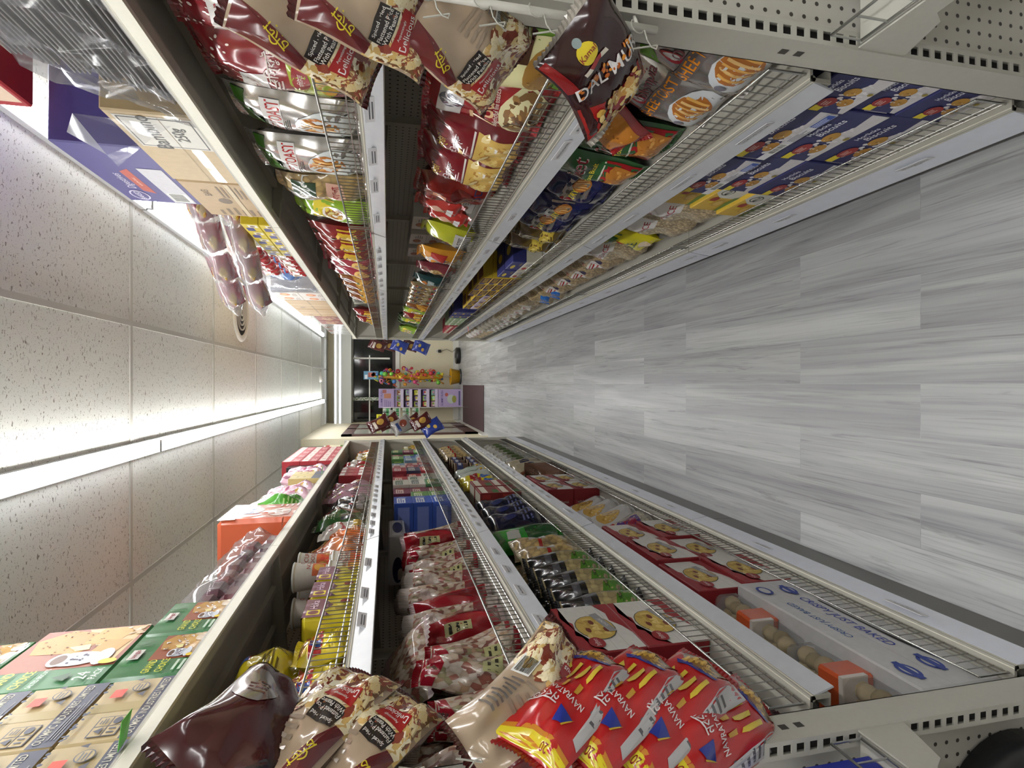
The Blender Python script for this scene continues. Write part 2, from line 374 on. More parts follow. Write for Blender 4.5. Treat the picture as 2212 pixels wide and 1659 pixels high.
# near end caps: slotted posts, pegboard panel
POST = M('a9a79e', 'paint')
for side in 'LR':
    S = sg(side); X = XS[side]
    t = empty('end_cap_rack', (0, 0, 0)); tag(t, 'grey end-of-aisle rack with slotted post and pegboard, %s side' % SD_[side], 'end cap rack')
    m = MB(); xa, xc = X + S * .004, X + S * .034; yb, yf = .825, .76
    m.box(xa, yf, .02, xa + S * .0025, yb, 1.84, POST); m.box(xc - S * .0025, yf, .02, xc, yb, 1.84, POST)
    m.box(xa, yb - .002, .02, xc, yb, 1.84, POST)
    m.box(xa + S * .0025, yf, .02, xa + S * .0075, yf + .0025, 1.84, POST); m.box(xc - S * .0075, yf, .02, xc - S * .0025, yf + .0025, 1.84, POST); m.box(xa + S * .003, yf + .012, .02, xc - S * .003, yf + .014, 1.84, M('2a2826', 'matte'))  # dark sheet behind the slots: shade inside the post put in as colour
    z = .03
    while z < 1.83:
        m.box(xa + S * .0075, yf, z, xc - S * .0075, yf + .0025, z + .0095, POST); z += .0254
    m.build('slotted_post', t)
    m = MB(); 
    for q in (.755, .785):
        m.box(xa - S * .0006, .785, q, xa, .797, q + .014, M('3b3834', 'matte')) 
    m.build('keyhole_slots', t)
    m = MB(); w_ = .90; m.box(0, -.005, 0, w_, .005, 1.74, PEG); o = m.build('pegboard_panel', t); o.location = (xc if S > 0 else xc - w_, .80, .1)
    m = MB(); m.box(xc, .785, .06, xc + S * w_, .80, .14, GREY); m.build('base_panel', t)
# ------------------------------------------------------------------ printed graphics on packs
def wood_free(): pass
def Mg(h, kind):
    """grainy contents seen through clear film: rice, biscuits, sweets"""
    key = (h, kind, 'g')
    if key in _M: return _M[key]
    m = bpy.data.materials.new(kind + '_' + h); m.use_nodes = True; _M[key] = m
    nt = m.node_tree; N = nt.nodes; L = nt.links; b = N['Principled BSDF']; c = lin(h)
    tc = N.new('ShaderNodeTexCoord'); vo = N.new('ShaderNodeTexVoronoi'); mp = N.new('ShaderNodeMapping')
    sc = {'rice': (190, 190, 90), 'lump': (48, 48, 40), 'mix': (95, 95, 60)}[kind]
    mp.inputs['Scale'].default_value = sc; mp.inputs['Rotation'].default_value = (.3, .5, .2)
    L.new(tc.outputs['Object'], mp.inputs[0]); L.new(mp.outputs[0], vo.inputs['Vector']); vo.inputs['Scale'].default_value = 1
    r = N.new('ShaderNodeValToRGB'); e = r.color_ramp.elements
    sp = N.new('ShaderNodeSeparateColor'); L.new(vo.outputs['Color'], sp.inputs[0])
    if kind == 'mix':
        e[0].color = lin('7a4a40'); e[1].color = lin('c4b4a4'); 
        for p, q in ((.1, '94584a'), (.25, 'b8a694'), (.5, 'ac8c70'), (.6, 'c8bcb0'), (.9, '8c8460')): x = e.new(p); x.color = lin(q)
        r.color_ramp.interpolation = 'CONSTANT'
    else:
        e[0].color = tuple(x * .5 for x in c[:3]) + (1,); e[1].color = tuple(min(1, x * 1.15) for x in c[:3]) + (1,)
    L.new(sp.outputs[0], r.inputs[0])
    mu = N.new('ShaderNodeMix'); mu.data_type = 'RGBA'; mu.blend_type = 'MULTIPLY'; mu.inputs[0].default_value = .35 if kind == 'mix' else .55
    r2 = N.new('ShaderNodeValToRGB'); r2.color_ramp.elements[0].color = (1, 1, 1, 1); r2.color_ramp.elements[1].color = (.25, .2, .17, 1); r2.color_ramp.elements[0].position = .3; r2.color_ramp.elements[1].position = .75
    L.new(vo.outputs['Distance'], r2.inputs[0]); L.new(r.outputs[0], mu.inputs[6]); L.new(r2.outputs[0], mu.inputs[7]); L.new(mu.outputs[2], b.inputs['Base Color'])
    b.inputs['Roughness'].default_value = .45; b.inputs['Coat Weight'].default_value = 1; b.inputs['Coat Roughness'].default_value = .08
    n = N.new('ShaderNodeTexNoise'); n.inputs['Scale'].default_value = 15; n.noise_type = 'RIDGED_MULTIFRACTAL'; L.new(tc.outputs['Object'], n.inputs['Vector'])
    bp = N.new('ShaderNodeBump'); bp.inputs['Strength'].default_value = .6; bp.inputs['Distance'].default_value = .006; L.new(n.outputs[0], bp.inputs['Height']); L.new(bp.outputs[0], b.inputs['Coat Normal'])
    return m
def MM(c, fin):
    if ':' in c: k, h = c.split(':'); return Mg(h, k) if k in ('rice', 'lump', 'mix') else M(h, k)
    return M(c, fin)
_T = {}
def text2d(s):
    """outline of a string as flat triangles: cap height 1, centred"""
    if s in _T: return _T[s]
    cu = bpy.data.curves.new('t', 'FONT'); cu.body = s; cu.resolution_u = 3; cu.offset = .006
    ob = bpy.data.objects.new('t', cu); COL.objects.link(ob)
    me = ob.to_mesh(); V = [(v.co.x, v.co.y) for v in me.vertices]; Fc = [tuple(p.vertices) for p in me.polygons]
    ob.to_mesh_clear(); bpy.data.objects.remove(ob); bpy.data.curves.remove(cu)
    if not V: _T[s] = ([], [], 1); return _T[s]
    x0, x1 = min(p[0] for p in V), max(p[0] for p in V); y0, y1 = min(p[1] for p in V), max(p[1] for p in V); H = max(.3, y1 - y0)
    _T[s] = ([((a - (x0 + x1) / 2) / H, (b - (y0 + y1) / 2) / H) for a, b in V], Fc, (x1 - x0) / H); return _T[s]
class Face:
    def __init__(s, fn, w, h, cv=False): s.fn, s.w, s.h, s.cv = fn, w / 2, h / 2, cv
def decals(mb, faces, dec, fin, seed=0):
    rnd = random.Random(seed); cnt = {}
    for d in dec:
        fk, k = d[0], d[1]; fc = faces[fk]; i = cnt.get(fk, 0); cnt[fk] = i + 1
        off = (.0011 if fc.cv else .0004) + .00022 * i; W, H = fc.w, fc.h
        P = lambda x, y, e=0: fc.fn(max(-1, min(1, x)), max(-1, min(1, y)), off + e)
        mat = MM(d[-1], fin) if isinstance(d[-1], str) else None
        if k == 'R':
            x0, y0, x1, y1 = d[2:6]; nx = max(1, math.ceil(abs(x1 - x0) * 10)) if fc.cv else 1; ny = max(1, math.ceil(abs(y1 - y0) * 11)) if fc.cv else 1
            V = [P(x0 + (x1 - x0) * a / nx, y0 + (y1 - y0) * b / ny) for b in range(ny + 1) for a in range(nx + 1)]
            mb.add(V, [(b * (nx + 1) + a, b * (nx + 1) + a + 1, (b + 1) * (nx + 1) + a + 1, (b + 1) * (nx + 1) + a) for b in range(ny) for a in range(nx)], mat, fc.cv)
        elif k == 'E':
            cx, cy, rx, ry = d[2:6]; n = 18; rg = 3 if fc.cv else 1; V = [P(cx, cy)]; Fc = []
            for q in range(1, rg + 1):
                for j in range(n): t = 2 * PI * j / n; V.append(P(cx + rx * q / rg * math.cos(t), cy + ry * q / rg * math.sin(t)))
            Fc = [(0, 1 + j, 1 + (j + 1) % n) for j in range(n)]
            for q in range(rg - 1): Fc += [(1 + q * n + j, 1 + (q + 1) * n + j, 1 + (q + 1) * n + (j + 1) % n, 1 + q * n + (j + 1) % n) for j in range(n)]
            mb.add(V, Fc, mat, fc.cv)
        elif k == 'P':
            pts = d[2]; cx = sum(p[0] for p in pts) / len(pts); cy = sum(p[1] for p in pts) / len(pts); sub = 4 if fc.cv else 1; V = []; Fc = []
            for q in range(len(pts)):
                a, b = pts[q], pts[(q + 1) % len(pts)]; o = len(V)
                for r in range(sub + 1):
                    for t in range(r + 1):
                        u = r / sub; w_ = t / sub
                        V.append(P(cx + (a[0] - cx) * (u - w_) + (b[0] - cx) * w_, cy + (a[1] - cy) * (u - w_) + (b[1] - cy) * w_))
                ix = lambda r, t: o + r * (r + 1) // 2 + t
                for r in range(sub):
                    for t in range(r + 1):
                        Fc.append((ix(r, t), ix(r + 1, t), ix(r + 1, t + 1)))
                        if t < r: Fc.append((ix(r, t), ix(r + 1, t + 1), ix(r, t + 1)))
            mb.add(V, Fc, mat, fc.cv)
        elif k == 'T':  # text: string, cx, cy, height, max width, [degrees, [shear]]
            st, cx, cy, h, mw = d[2:7]; ang = math.radians(d[7]) if len(d) > 8 else 0; shr = d[8] if len(d) > 9 else 0
            V2, F2, asp = text2d(st); hh = h * H; hh_ = min(hh, mw * (W if abs(math.cos(ang)) > .6 else H) * 2 / max(asp, .01)); sx = hh_
            ca, sa = math.cos(ang), math.sin(ang); V = []
            for a, b in V2:
                x, y = (a + shr * b) * sx, b * min(hh, hh_ * 1.35); V.append(P(cx + (x * ca - y * sa) / W, cy + (x * sa + y * ca) / H, .0003))
            mb.add(V, F2, mat)
        elif k == 'N':  # scattered flakes
            x0, y0, x1, y1, n, sz, cols = d[2:9]
            for q in range(n):
                cx, cy = rnd.uniform(x0, x1), rnd.uniform(y0, y1); a0 = rnd.uniform(0, 6.3); r1 = sz * rnd.uniform(.6, 1.2); r2 = r1 * rnd.uniform(.45, .9); V = [P(cx, cy, .0003 + q * 2e-6)]
                for j in range(7):
                    t = 2 * PI * j / 7; u = r1 * math.cos(t) * rnd.uniform(.8, 1.1); w_ = r2 * math.sin(t); V.append(P(cx + (u * math.cos(a0) - w_ * math.sin(a0)) / W, cy + (u * math.sin(a0) + w_ * math.cos(a0)) / H, q * 4e-6))
                mb.add(V, [(0, 1 + j, 1 + (j + 1) % 7) for j in range(7)], MM(rnd.choice(cols), fin))
        elif k == 'S':  # small print lines
            x0, y0, x1, y1, n = d[2:7]
            for q in range(n):
                y = y1 - (y1 - y0) * (q + .5) / n; hh = (y1 - y0) / n * .22; xe = x0 + (x1 - x0) * rnd.uniform(.6, 1); m_ = 3 if fc.cv else 1
                for j in range(m_):
                    a, b = x0 + (xe - x0) * j / m_, x0 + (xe - x0) * (j + 1) / m_
                    mb.add([P(a, y - hh), P(b, y - hh), P(b, y + hh), P(a, y + hh)], [(0, 1, 2, 3)], mat)
        elif k == 'C':  # barcode
            x0, y0, x1, y1 = d[2:6]; mw_ = MM('e4e4e0', fin)
            mb.add([P(x0, y0), P(x1, y0), P(x1, y1), P(x0, y1)], [(0, 1, 2, 3)], mw_)
            x = x0 + (x1 - x0) * .08
            while x < x1 - (x1 - x0) * .1:
                w_ = (x1 - x0) * rnd.choice((.015, .025, .04)); yy = y0 + (y1 - y0) * .15
                mb.add([P(x, yy, .0002), P(x + w_, yy, .0002), P(x + w_, y1 - (y1 - y0) * .08, .0002), P(x, y1 - (y1 - y0) * .08, .0002)], [(0, 1, 2, 3)], MM('1c1c1c', fin)); x += w_ + (x1 - x0) * rnd.choice((.02, .03))
# ------------------------------------------------------------------ pack shapes (base at z = 0, front towards -y)
class Proto:
    def __init__(s, name, cat, mesh, parts=(), size=(0, 0, 0)): s.name, s.cat, s.mesh, s.parts, s.size = name, cat, mesh, parts, size
def pouch(name, cat, w, h, t, col, dec=(), fin='foil', seed=1, back=None, seal=None, nx=14, ny=16, slump=.25, taper=0, sealw=.014, wr=1.0, flat=.5):
    rnd = random.Random(seed); ph = [rnd.uniform(0, 6.28) for _ in range(10)]; mb = MB(); base = MM(col, fin); bk = MM(back, fin) if back else base
    sx = [rnd.uniform(.7, 1.3) for _ in range(4)]
    def S(x, y, off, fr):
        ex = max(0, 1 - abs(x) ** 2.4); ey = max(0, 1 - abs(y) ** (3.2 if y > 0 else 4.5)); sl = 1 - slump * y * .5
        th = t / 2 * ex ** flat * ey ** .6 * sl
        cr = wr * t * (.10 * math.sin(3.1 * x + 2.3 * y + ph[0]) * math.sin(2.7 * y + ph[1] + fr) + .07 * y * y * math.sin(9 * x * sx[0] + ph[2] + fr * 2) + .05 * math.sin(6 * y * sx[1] - 4 * x + ph[3]) + .04 * abs(math.sin(5 * x * sx[2] + 4 * y + ph[4]))) * ex ** .5 * ey ** .5
        X = w / 2 * x * (1 - .07 * ey) * (1 - taper * (1 + y) / 2) + t * .05 * math.sin(3 * y + ph[5]); Z = h / 2 * (1 + y) + h * .012 * math.sin(2.5 * x + ph[6]) * (abs(y) ** 3)
        Y = -(th + cr + off) if fr else (th + cr + off)
        Y += t * .12 * math.sin(1.7 * y + ph[7])
        return (X, Y, Z)
    for fr, mt in ((1, base), (0, bk)):
        V = [S(-1 + 2 * a / nx, -1 + 2 * b / ny, 0, fr) for b in range(ny + 1) for a in range(nx + 1)]; n1 = nx + 1
        Fc = [(b * n1 + a, b * n1 + a + 1, (b + 1) * n1 + a + 1, (b + 1) * n1 + a) for b in range(ny) for a in range(nx)]
        mb.add(V, Fc if fr else [f[::-1] for f in Fc], mt, True)
    faces = {'F': Face(lambda x, y, o: S(x, y, o, 1), w, h, True), 'B': Face(lambda x, y, o: S(x, y, o, 0), w, h, True)}
    decals(mb, faces, dec, fin, seed)
    parts = []
    for nm, yy, sgn in (('top_seal', 1, 1), ('bottom_seal', -1, -1)):
        sb = MB(); sm = MM(seal, fin) if seal else base; V = []; n = nx * 2
        for r in range(3):
            for a in range(n + 1):
                x = -1 + 2 * a / n; p = S(x, yy, 0, 1); q = (.0012 if (a % 2) else -.0012) * r
                V.append((p[0], p[1] + q + .004 * r * math.sin(3 * x + ph[8]), p[2] + sgn * sealw * r / 2 + (.0015 * (a % 2) if r == 2 else 0) * sgn))
        sb.add(V, [(r * (n + 1) + a, r * (n + 1) + a + 1, (r + 1) * (n + 1) + a + 1, (r + 1) * (n + 1) + a) for r in range(2) for a in range(n)], sm, False)
        parts.append((nm, sb.mesh(nm)))
    return Proto(name, cat, mb.mesh(name), parts, (w, t, h))
def carton(name, cat, w, d, h, col, dec=(), fin='card', seed=1, bev=.002, parts=(), cols=None):
    mb = MB(); mb.box(-w / 2, -d / 2, 0, w / 2, d / 2, h, MM(col, fin), bev)
    faces = {'F': Face(lambda x, y, o: (x * w / 2, -d / 2 - o, h / 2 * (1 + y)), w, h), 'B': Face(lambda x, y, o: (-x * w / 2, d / 2 + o, h / 2 * (1 + y)), w, h),
             'L': Face(lambda x, y, o: (-w / 2 - o, -x * d / 2, h / 2 * (1 + y)), d, h), 'R': Face(lambda x, y, o: (w / 2 + o, x * d / 2, h / 2 * (1 + y)), d, h),
             'T': Face(lambda x, y, o: (x * w / 2, y * d / 2, h + o), w, d)}
    decals(mb, faces, dec, fin, seed)
    return Proto(name, cat, mb.mesh(name), parts, (w, d, h))
def cup(name, cat, r0, r1, h, col, dec=(), lidc='d8d8d4', rim='b9ad93', seed=1, fin='card'):
    mb = MB(); mb.lathe([(.001, .002), (r0 * .95, .002), (r0, .006), (r1, h)], MM(col, fin), 28)
    mb.lathe([(r0 * 1.005 + .0004, .012), (r0 + (r1 - r0) * .1 + .0006, h * .1)], MM(rim, fin), 28)
    mb.lathe([(r0 + (r1 - r0) * .93 + .0006, h * .93), (r1 + .0008, h * .985)], MM(rim, fin), 28)
    faces = {'F': Face(lambda x, y, o: ((r0 + (r1 - r0) * (1 + y) / 2 + o) * math.sin(x * PI), -(r0 + (r1 - r0) * (1 + y) / 2 + o) * math.cos(x * PI), h / 2 * (1 + y)), 2 * PI * (r0 + r1) / 2, h, True)}
    decals(mb, faces, dec, fin, seed)
    lid = MB(); lid.lathe([(r1 + .0015, h - .003), (r1 + .003, h), (r1 + .001, h + .003), (.001, h + .002)], M(lidc, 'foil'), 28)
    return Proto(name, cat, mb.mesh(name), (('lid', lid.mesh('lid')),), (2 * r1, 2 * r1, h))
# ------------------------------------------------------------------ placing
ALL = []; SOFT = []
SHELFN = lambda side, lv: '%s %s shelf' % (SD_[side], SN_[lv])
def put(p, mat, desc, where='', far=False, key=0, name=None):
    o = bpy.data.objects.new(name or p.name, p.mesh); COL.objects.link(o); o.matrix_world = mat
    o['category'] = p.cat
    if not far:
        for nm, me in p.parts:
            c = bpy.data.objects.new(nm, me); COL.objects.link(c); c.parent = o
    ALL.append((o, desc, where, key)); return o
def shelf(p, side, lv, y, desc, inset=.045, dz=.001, lean=0, yaw=0, roll=0, sc=1, far=False, lx=0, where=None, flip=0, sz=None, nudge=0):
    """stand a pack on a shelf; inset is the distance of its front from the lip"""
    S = sg(side); d = p.size[1] * sc / 2
    R = Matrix.Rotation(S * -PI / 2 + math.radians(yaw), 4, 'Z') @ Matrix.Rotation(math.radians(lean), 4, 'X') @ Matrix.Rotation(math.radians(roll), 4, 'Y')
    if flip: R = R @ Matrix.Rotation(math.radians(flip), 4, 'X')
    T = Matrix.Translation((XS[side] + S * (inset + d + nudge), y, LV[side][lv] + dz))
    s3 = sz or (sc, sc, sc)
    R4 = R @ Matrix.Diagonal((s3[0], s3[1], s3[2], 1))
    low = min((R4 @ v.co).z for me in [p.mesh] + [q[1] for q in p.parts] for v in me.vertices)
    sxs = [S * (R4 @ v.co).x for v in p.mesh.vertices]; at = inset + d + nudge; back = at + max(sxs) - (DEPTH - .004); mv = 0
    if back > 0: mv = -back
    fr = at + min(sxs) + mv - (.023 if lv != 'T' else .004)
    if fr < 0: mv -= fr
    T = Matrix.Translation((S * mv, 0, -low)) @ T
    o = put(p, T @ R @ Matrix.Diagonal((s3[0], s3[1], s3[2], 1)), desc, where if where is not None else SHELFN(side, lv), far, y)
    if any(q[0] == 'top_seal' for q in p.parts): SOFT.append(o)
    o.location  # pose is final until the packs are eased apart
    return o
def lie(p, side, lv, y, desc, inset=.05, dz=.0, rx=0, ry=0, rz=0, sc=1, far=False, where=None):
    """general pose: centre of the pack's base at the given point, euler degrees in the shelf's frame"""
    S = sg(side); R = Matrix.Rotation(S * -PI / 2, 4, 'Z')
    E_ = Matrix.Rotation(math.radians(rz), 4, 'Z') @ Matrix.Rotation(math.radians(ry), 4, 'Y') @ Matrix.Rotation(math.radians(rx), 4, 'X')
    T = Matrix.Translation((XS[side] + S * inset, y, LV[side][lv] + dz))
    return put(p, T @ R @ E_ @ Matrix.Scale(sc, 4), desc, where if where is not None else SHELFN(side, lv), far, y)
def span(p, top, bot, face, desc, where='', wscale=1, key=0, tscale=1):
    """hang a pack between two points, its front turned towards the given direction"""
    top, bot = Vector(top), Vector(bot); z = (top - bot); L_ = z.length; z.normalize(); f = Vector(face); f = (f - z * f.dot(z)).normalized(); y = -f; x = y.cross(z)
    k = L_ / p.size[2]
    Mx = Matrix(((x.x * wscale, y.x * tscale, z.x * k, bot.x), (x.y * wscale, y.y * tscale, z.y * k, bot.y), (x.z * wscale, y.z * tscale, z.z * k, bot.z), (0, 0, 0, 1)))
    return put(p, Mx, desc, where, False, key)
def ease_apart():
    """push neighbouring soft packs apart so that they touch instead of running into each other"""
    from mathutils.bvhtree import BVHTree
    soft = set(SOFT); obs = [q[0] for q in ALL]; cache = {}; moved = {}
    def tree(o):
        if o not in cache:
            V = []; Fc = []
            for q in [o] + list(o.children):
                mw = o.matrix_world if q is o else o.matrix_world @ q.matrix_basis; b = len(V)
                V += [mw @ v.co for v in q.data.vertices]; Fc += [tuple(i + b for i in f.vertices) for f in q.data.polygons]
            xs = [v.x for v in V]; ys = [v.y for v in V]; zs = [v.z for v in V]
            cache[o] = (BVHTree.FromPolygons(V, Fc), (min(xs), min(ys), min(zs)), (max(xs), max(ys), max(zs)))
        return cache[o]
    for it in range(14):
        mv = {}; B = [(o, tree(o)) for o in obs]; B.sort(key=lambda q: q[1][1][1])
        for i, (a, A) in enumerate(B):
            for b, C in B[i + 1:]:
                if C[1][1] > A[2][1]: break
                if a not in soft and b not in soft: continue
                if A[1][0] > C[2][0] or C[1][0] > A[2][0] or A[1][2] > C[2][2] or C[1][2] > A[2][2]: continue
                if not A[0].overlap(C[0]): continue
                d = Vector(((A[1][0] + A[2][0] - C[1][0] - C[2][0]) / 2, (A[1][1] + A[2][1] - C[1][1] - C[2][1]) / 2, 0))
                if d.length < 1e-4: d = Vector((0, 1, 0))
                d.normalize()
                if a in soft: mv.setdefault(a, Vector()); mv[a] += d * .004
                if b in soft: mv.setdefault(b, Vector()); mv[b] -= d * .004
        if not mv: break
        for o, d in mv.items():
            M_ = o.matrix_world.copy(); t = moved.setdefault(o, Vector()); d = Vector((d.x, d.y, 0))
            if (t + d).length > .045: d = Vector()
            S = 1 if M_.translation.x > 0 else -1
            if S * (t.x + d.x) < 0: d.x = -t.x
            if S * (t.x + d.x) > .02: d.x = 0
            moved[o] = t + d; f = .985 if it > 1 else 1
            o.matrix_world = Matrix.Translation(M_.translation + d) @ M_.to_3x3().to_4x4() @ Matrix.Diagonal((f, f, f if it % 2 else 1, 1)); cache.pop(o, None)
def finish_labels():
    grp = {}
    for o, desc, where, key in ALL: grp.setdefault((desc, where), []).append((key, o))
    for (desc, where), L_ in grp.items():
        L_.sort(key=lambda q: q[0]); n = len(L_)
        for i, (k, o) in enumerate(L_):
            w_ = ', ' + where if where else ''
            if n == 1: c = [desc + (' on the ' + where if where else ''), desc + w_]
            elif n > 20: c = [desc + w_]
            else: c = ['%s, %s from near end%s' % (desc, ORD[i], w_), '%s, %s along%s' % (desc, ORD[i], ' ' + where if where else ' the row'), '%s, %s%s' % (desc, ORD[i], w_)]
            o['label'] = next((q for q in c if len(q.split()) <= 16), c[-1])
            if n > 1: o['group'] = (desc + (' on the ' + where if where else ''))[:70]
            if len(o['label'].split()) > 16: print('LABEL', o['label'])
# ------------------------------------------------------------------ right-hand shelves
FLK = ['e2d6b2', 'd8c79a', 'efe6cc', 'cdb684', 'e9dcb8', '8a4a34', '7a3b2a', 'c9a768']
def toast(cx, cy, rx, ry, face='F'):
    d = [(face, 'E', cx, cy, rx, ry, 'a8672c')]
    for k in range(5):
        x = cx - rx * .62 + k * rx * .31; hh = ry * math.sqrt(max(.05, 1 - ((x - cx) / rx) ** 2)) * .82
        d.append((face, 'P', [(x - rx * .09, cy - hh), (x + rx * .05, cy - hh), (x + rx * .09, cy + hh), (x - rx * .05, cy + hh)], ('d9a557', 'e0b878')[k % 2]))
    return d
P_GHEE = pouch('biscuit_bag', 'biscuit bag', .19, .25, .075, 'silver:b9b4b2', [
    ('F', 'P', [(-.95, .35), (-.2, .95), (-.95, .95)], '5f8f2e'), ('F', 'E', -.35, .45, .16, .2, '9c2733'), ('F', 'E', -.33, .45, .11, .14, 'd9d6d6'), ('F', 'T', 'Olympia', .25, .42, .26, .85, 12, .2, '7a4048'),
    ('F', 'R', -.9, -.02, .9, .26, '655c5c'), ('F', 'T', 'GHEE TOAST', 0, .12, .22, .85, 0, 0, 'e08a1e'), ('F', 'E', .1, -.62, .78, .5, 'ced3d8')] + toast(.2, -.5, .5, .36) + [('F', 'E', -.5, -.5, .12, .1, '6d6a78')], 'foil', 3)
P_GHEER = pouch('biscuit_bag', 'biscuit bag', .20, .26, .075, 'silver:c3bfbd', [
    ('F', 'P', [(-.95, .55), (.95, .75), (.95, .95), (-.95, .95)], '3d6b25'), ('F', 'R', -.9, .2, .9, .52, 'd8d6d4'), ('F', 'T', 'GHEE TOAST', 0, .33, .3, .88, 0, 0, 'a81f22'),
    ('F', 'S', -.7, .08, .3, .18, 3, '555555'), ('F', 'E', .05, -.55, .8, .55, 'd3d8d8')] + toast(.1, -.4, .6, .38) + [('F', 'T', 'NET', -.6, -.8, .08, .3, 0, 0, '2f5c2c')], 'foil', 5)
P_SAMP = pouch('biscuit_bag', 'biscuit bag', .21, .27, .07, '7d1f26', [
    ('F', 'N', -.9, .5, .9, .95, 44, .004, ['e8dcd6']), ('F', 'P', [(-.95, .12), (.2, .12), (.1, .5), (-.95, .62)], 'cfcbc8'), ('F', 'T', 'টোস্ট', -.35, .33, .2, .5, 8, 0, '8f1d26'), ('F', 'T', 'বিস্কুট', .35, .02, .26, .6, 0, 0, 'dccfc8'), ('F', 'S', -.8, -.12, .1, .04, 3, 'cfc0bb'),
    ('F', 'P', [(-.95, -.75), (.85, -.95), (.95, -.18), (-.95, -.22)], '96a62e'), ('F', 'E', .15, -.36, .5, .13, '8a2028'), ('F', 'T', 'মিষ্টান্ন', .15, -.36, .12, .45, 0, .2, 'ead9d4'), ('F', 'E', .1, -.72, .62, .2, 'b98c3c'), ('F', 'E', .3, -.72, .3, .14, 'd8b566')], 'foil', 7)
P_GREENK = pouch('biscuit_bag', 'biscuit bag', .20, .25, .07, '1f3a1c', [('F', 'N', -.6, -.5, .5, .3, 12, .008, ['b9a03c', '7d8a2c', '2f5524']), ('F', 'R', -.2, .55, .95, .9, '2c5a22')], 'foil', 9)
P_COOKC = pouch('biscuit_bag', 'biscuit bag', .19, .24, .08, 'lump:b99a5e', [('F', 'R', -.85, .3, .1, .9, 'b6b4b0'), ('F', 'E', -.45, .66, .2, .18, '2d4b38'), ('F', 'T', 'বিস্কুট', -.4, .38, .12, .6, 0, 0, '8f2630'), ('F', 'R', .1, .15, .9, .75, '273d2b'), ('F', 'T', 'গোল', .5, .45, .3, .6, 0, 0, 'e6e6e0'), ('F', 'P', [(-.2, -.6), (.85, -.5), (.9, -.1), (-.1, -.15)], 'c79f8c'), ('F', 'T', 'বাংলা', .4, -.34, .2, .5, 0, 0, '8a2028')], 'foil', 11)
P_GREENY = pouch('snack_bag', 'snack bag', .19, .23, .08, '7fa12c', [('F', 'P', [(-.9, .2), (.9, -.1), (.9, .5), (-.9, .8)], 'cdbb2e'), ('F', 'E', .05, -.05, .6, .36, 'e4e0d4'), ('F', 'E', .05, -.05, .5, .28, '9c6a30'), ('F', 'N', -.3, -.25, .4, .15, 14, .009, ['caa24e', 'd9cf8a', '7a4a22'])], 'foil', 13)
P_REDY = pouch('snack_bag', 'snack bag', .18, .22, .07, '7b1e1f', [('F', 'P', [(-.95, -.3), (.95, -.6), (.95, .1), (-.95, .2)], 'c9a72c'), ('F', 'N', -.8, -.9, .8, -.4, 20, .011, ['b07a34', 'd9b45c', '8f5a24', '5d7a2e']), ('F', 'T', 'চানাচুর', 0, .5, .25, .85, 0, 0, 'e9dfcf'), ('F', 'R', -.6, .15, .3, .3, '2e6a34')], 'foil', 15)
P_MAROON = pouch('snack_bag', 'snack bag', .20, .24, .08, '8b1c30', [('F', 'T', 'ঝাল মুড়ি', 0, .25, .28, .85, 0, 0, 'efe4df'), ('F', 'E', -.5, .7, .12, .12, 'e6dede'), ('F', 'E', .2, -.5, .6, .34, 'd9b25c'), ('F', 'N', -.3, -.75, .6, -.3, 18, .011, ['c98f44', 'e0bd76', 'a85e2c'])], 'foil', 17)
P_GOLD = pouch('snack_bag', 'snack bag', .19, .22, .08, '7d4a20', [('F', 'P', [(-.95, -.9), (.95, -.9), (.95, .2), (-.95, -.1)], 'b98a34'), ('F', 'E', .3, .3, .4, .3, '6f1d20'), ('F', 'N', -.7, -.7, .7, -.1, 16, .013, ['d9ad4c', '8a5324', '3d6634']), ('F', 'R', -.8, .5, -.1, .85, '2b2a6a')], 'foil', 19)
# --- second shelf from the top
shelf(P_SAMP, 'R', '2', .975, 'maroon biscuit bag, white dots and lime label', .05, lean=-6, yaw=8, dz=.002)
shelf(P_SAMP, 'R', '2', 1.17, 'maroon biscuit bag, white dots and lime label', .045, lean=-7, yaw=-4)
shelf(P_GREENK, 'R', '2', 1.10, 'dark green bag behind maroon ones', .17, lean=-4, sc=1.08)
shelf(P_GREENK, 'R', '2', 1.42, 'dark green bag behind silver toast bags', .17, lean=-8)
shelf(P_GHEER, 'R', '2', 1.375, 'silver toast bag with red capitals', .045, lean=-8, yaw=-5)
shelf(P_GHEER, 'R', '2', 1.61, 'silver toast bag with red capitals', .045, lean=-5, yaw=4, roll=-2)
shelf(P_COOKC, 'R', '2', 1.86, 'clear biscuit bag with white and dark green print', .045, lean=-4)
shelf(P_GREENY, 'R', '2', 2.10, 'lime green snack bag with round plate picture', .045, lean=-7, yaw=6)
for y in (2.36, 2.55, 2.74): shelf(P_REDY, 'R', '2', y, 'dark red and yellow snack bag with mix picture', .045, lean=-6, yaw=(y * 70) % 11 - 5)
for y in (2.97, 3.2): shelf(P_MAROON, 'R', '2', y, 'crimson snack bag with white lettering', .045, lean=-8, yaw=(y * 50) % 9)
for i, y in enumerate((3.48, 3.72, 3.97, 4.25)): shelf(P_GOLD, 'R', '2', y, 'brown and gold snack bag with blue corner patch', .05, lean=-6 - i, roll=i - 2, far=True)
for i, y in enumerate((4.95, 5.2, 5.46, 5.72)): shelf(P_GOLD if i % 2 else P_REDY, 'R', '2', y, ('gold snack bag far down the row' if i % 2 else 'red and yellow snack bag far down the row'), .05, lean=-5, far=True)
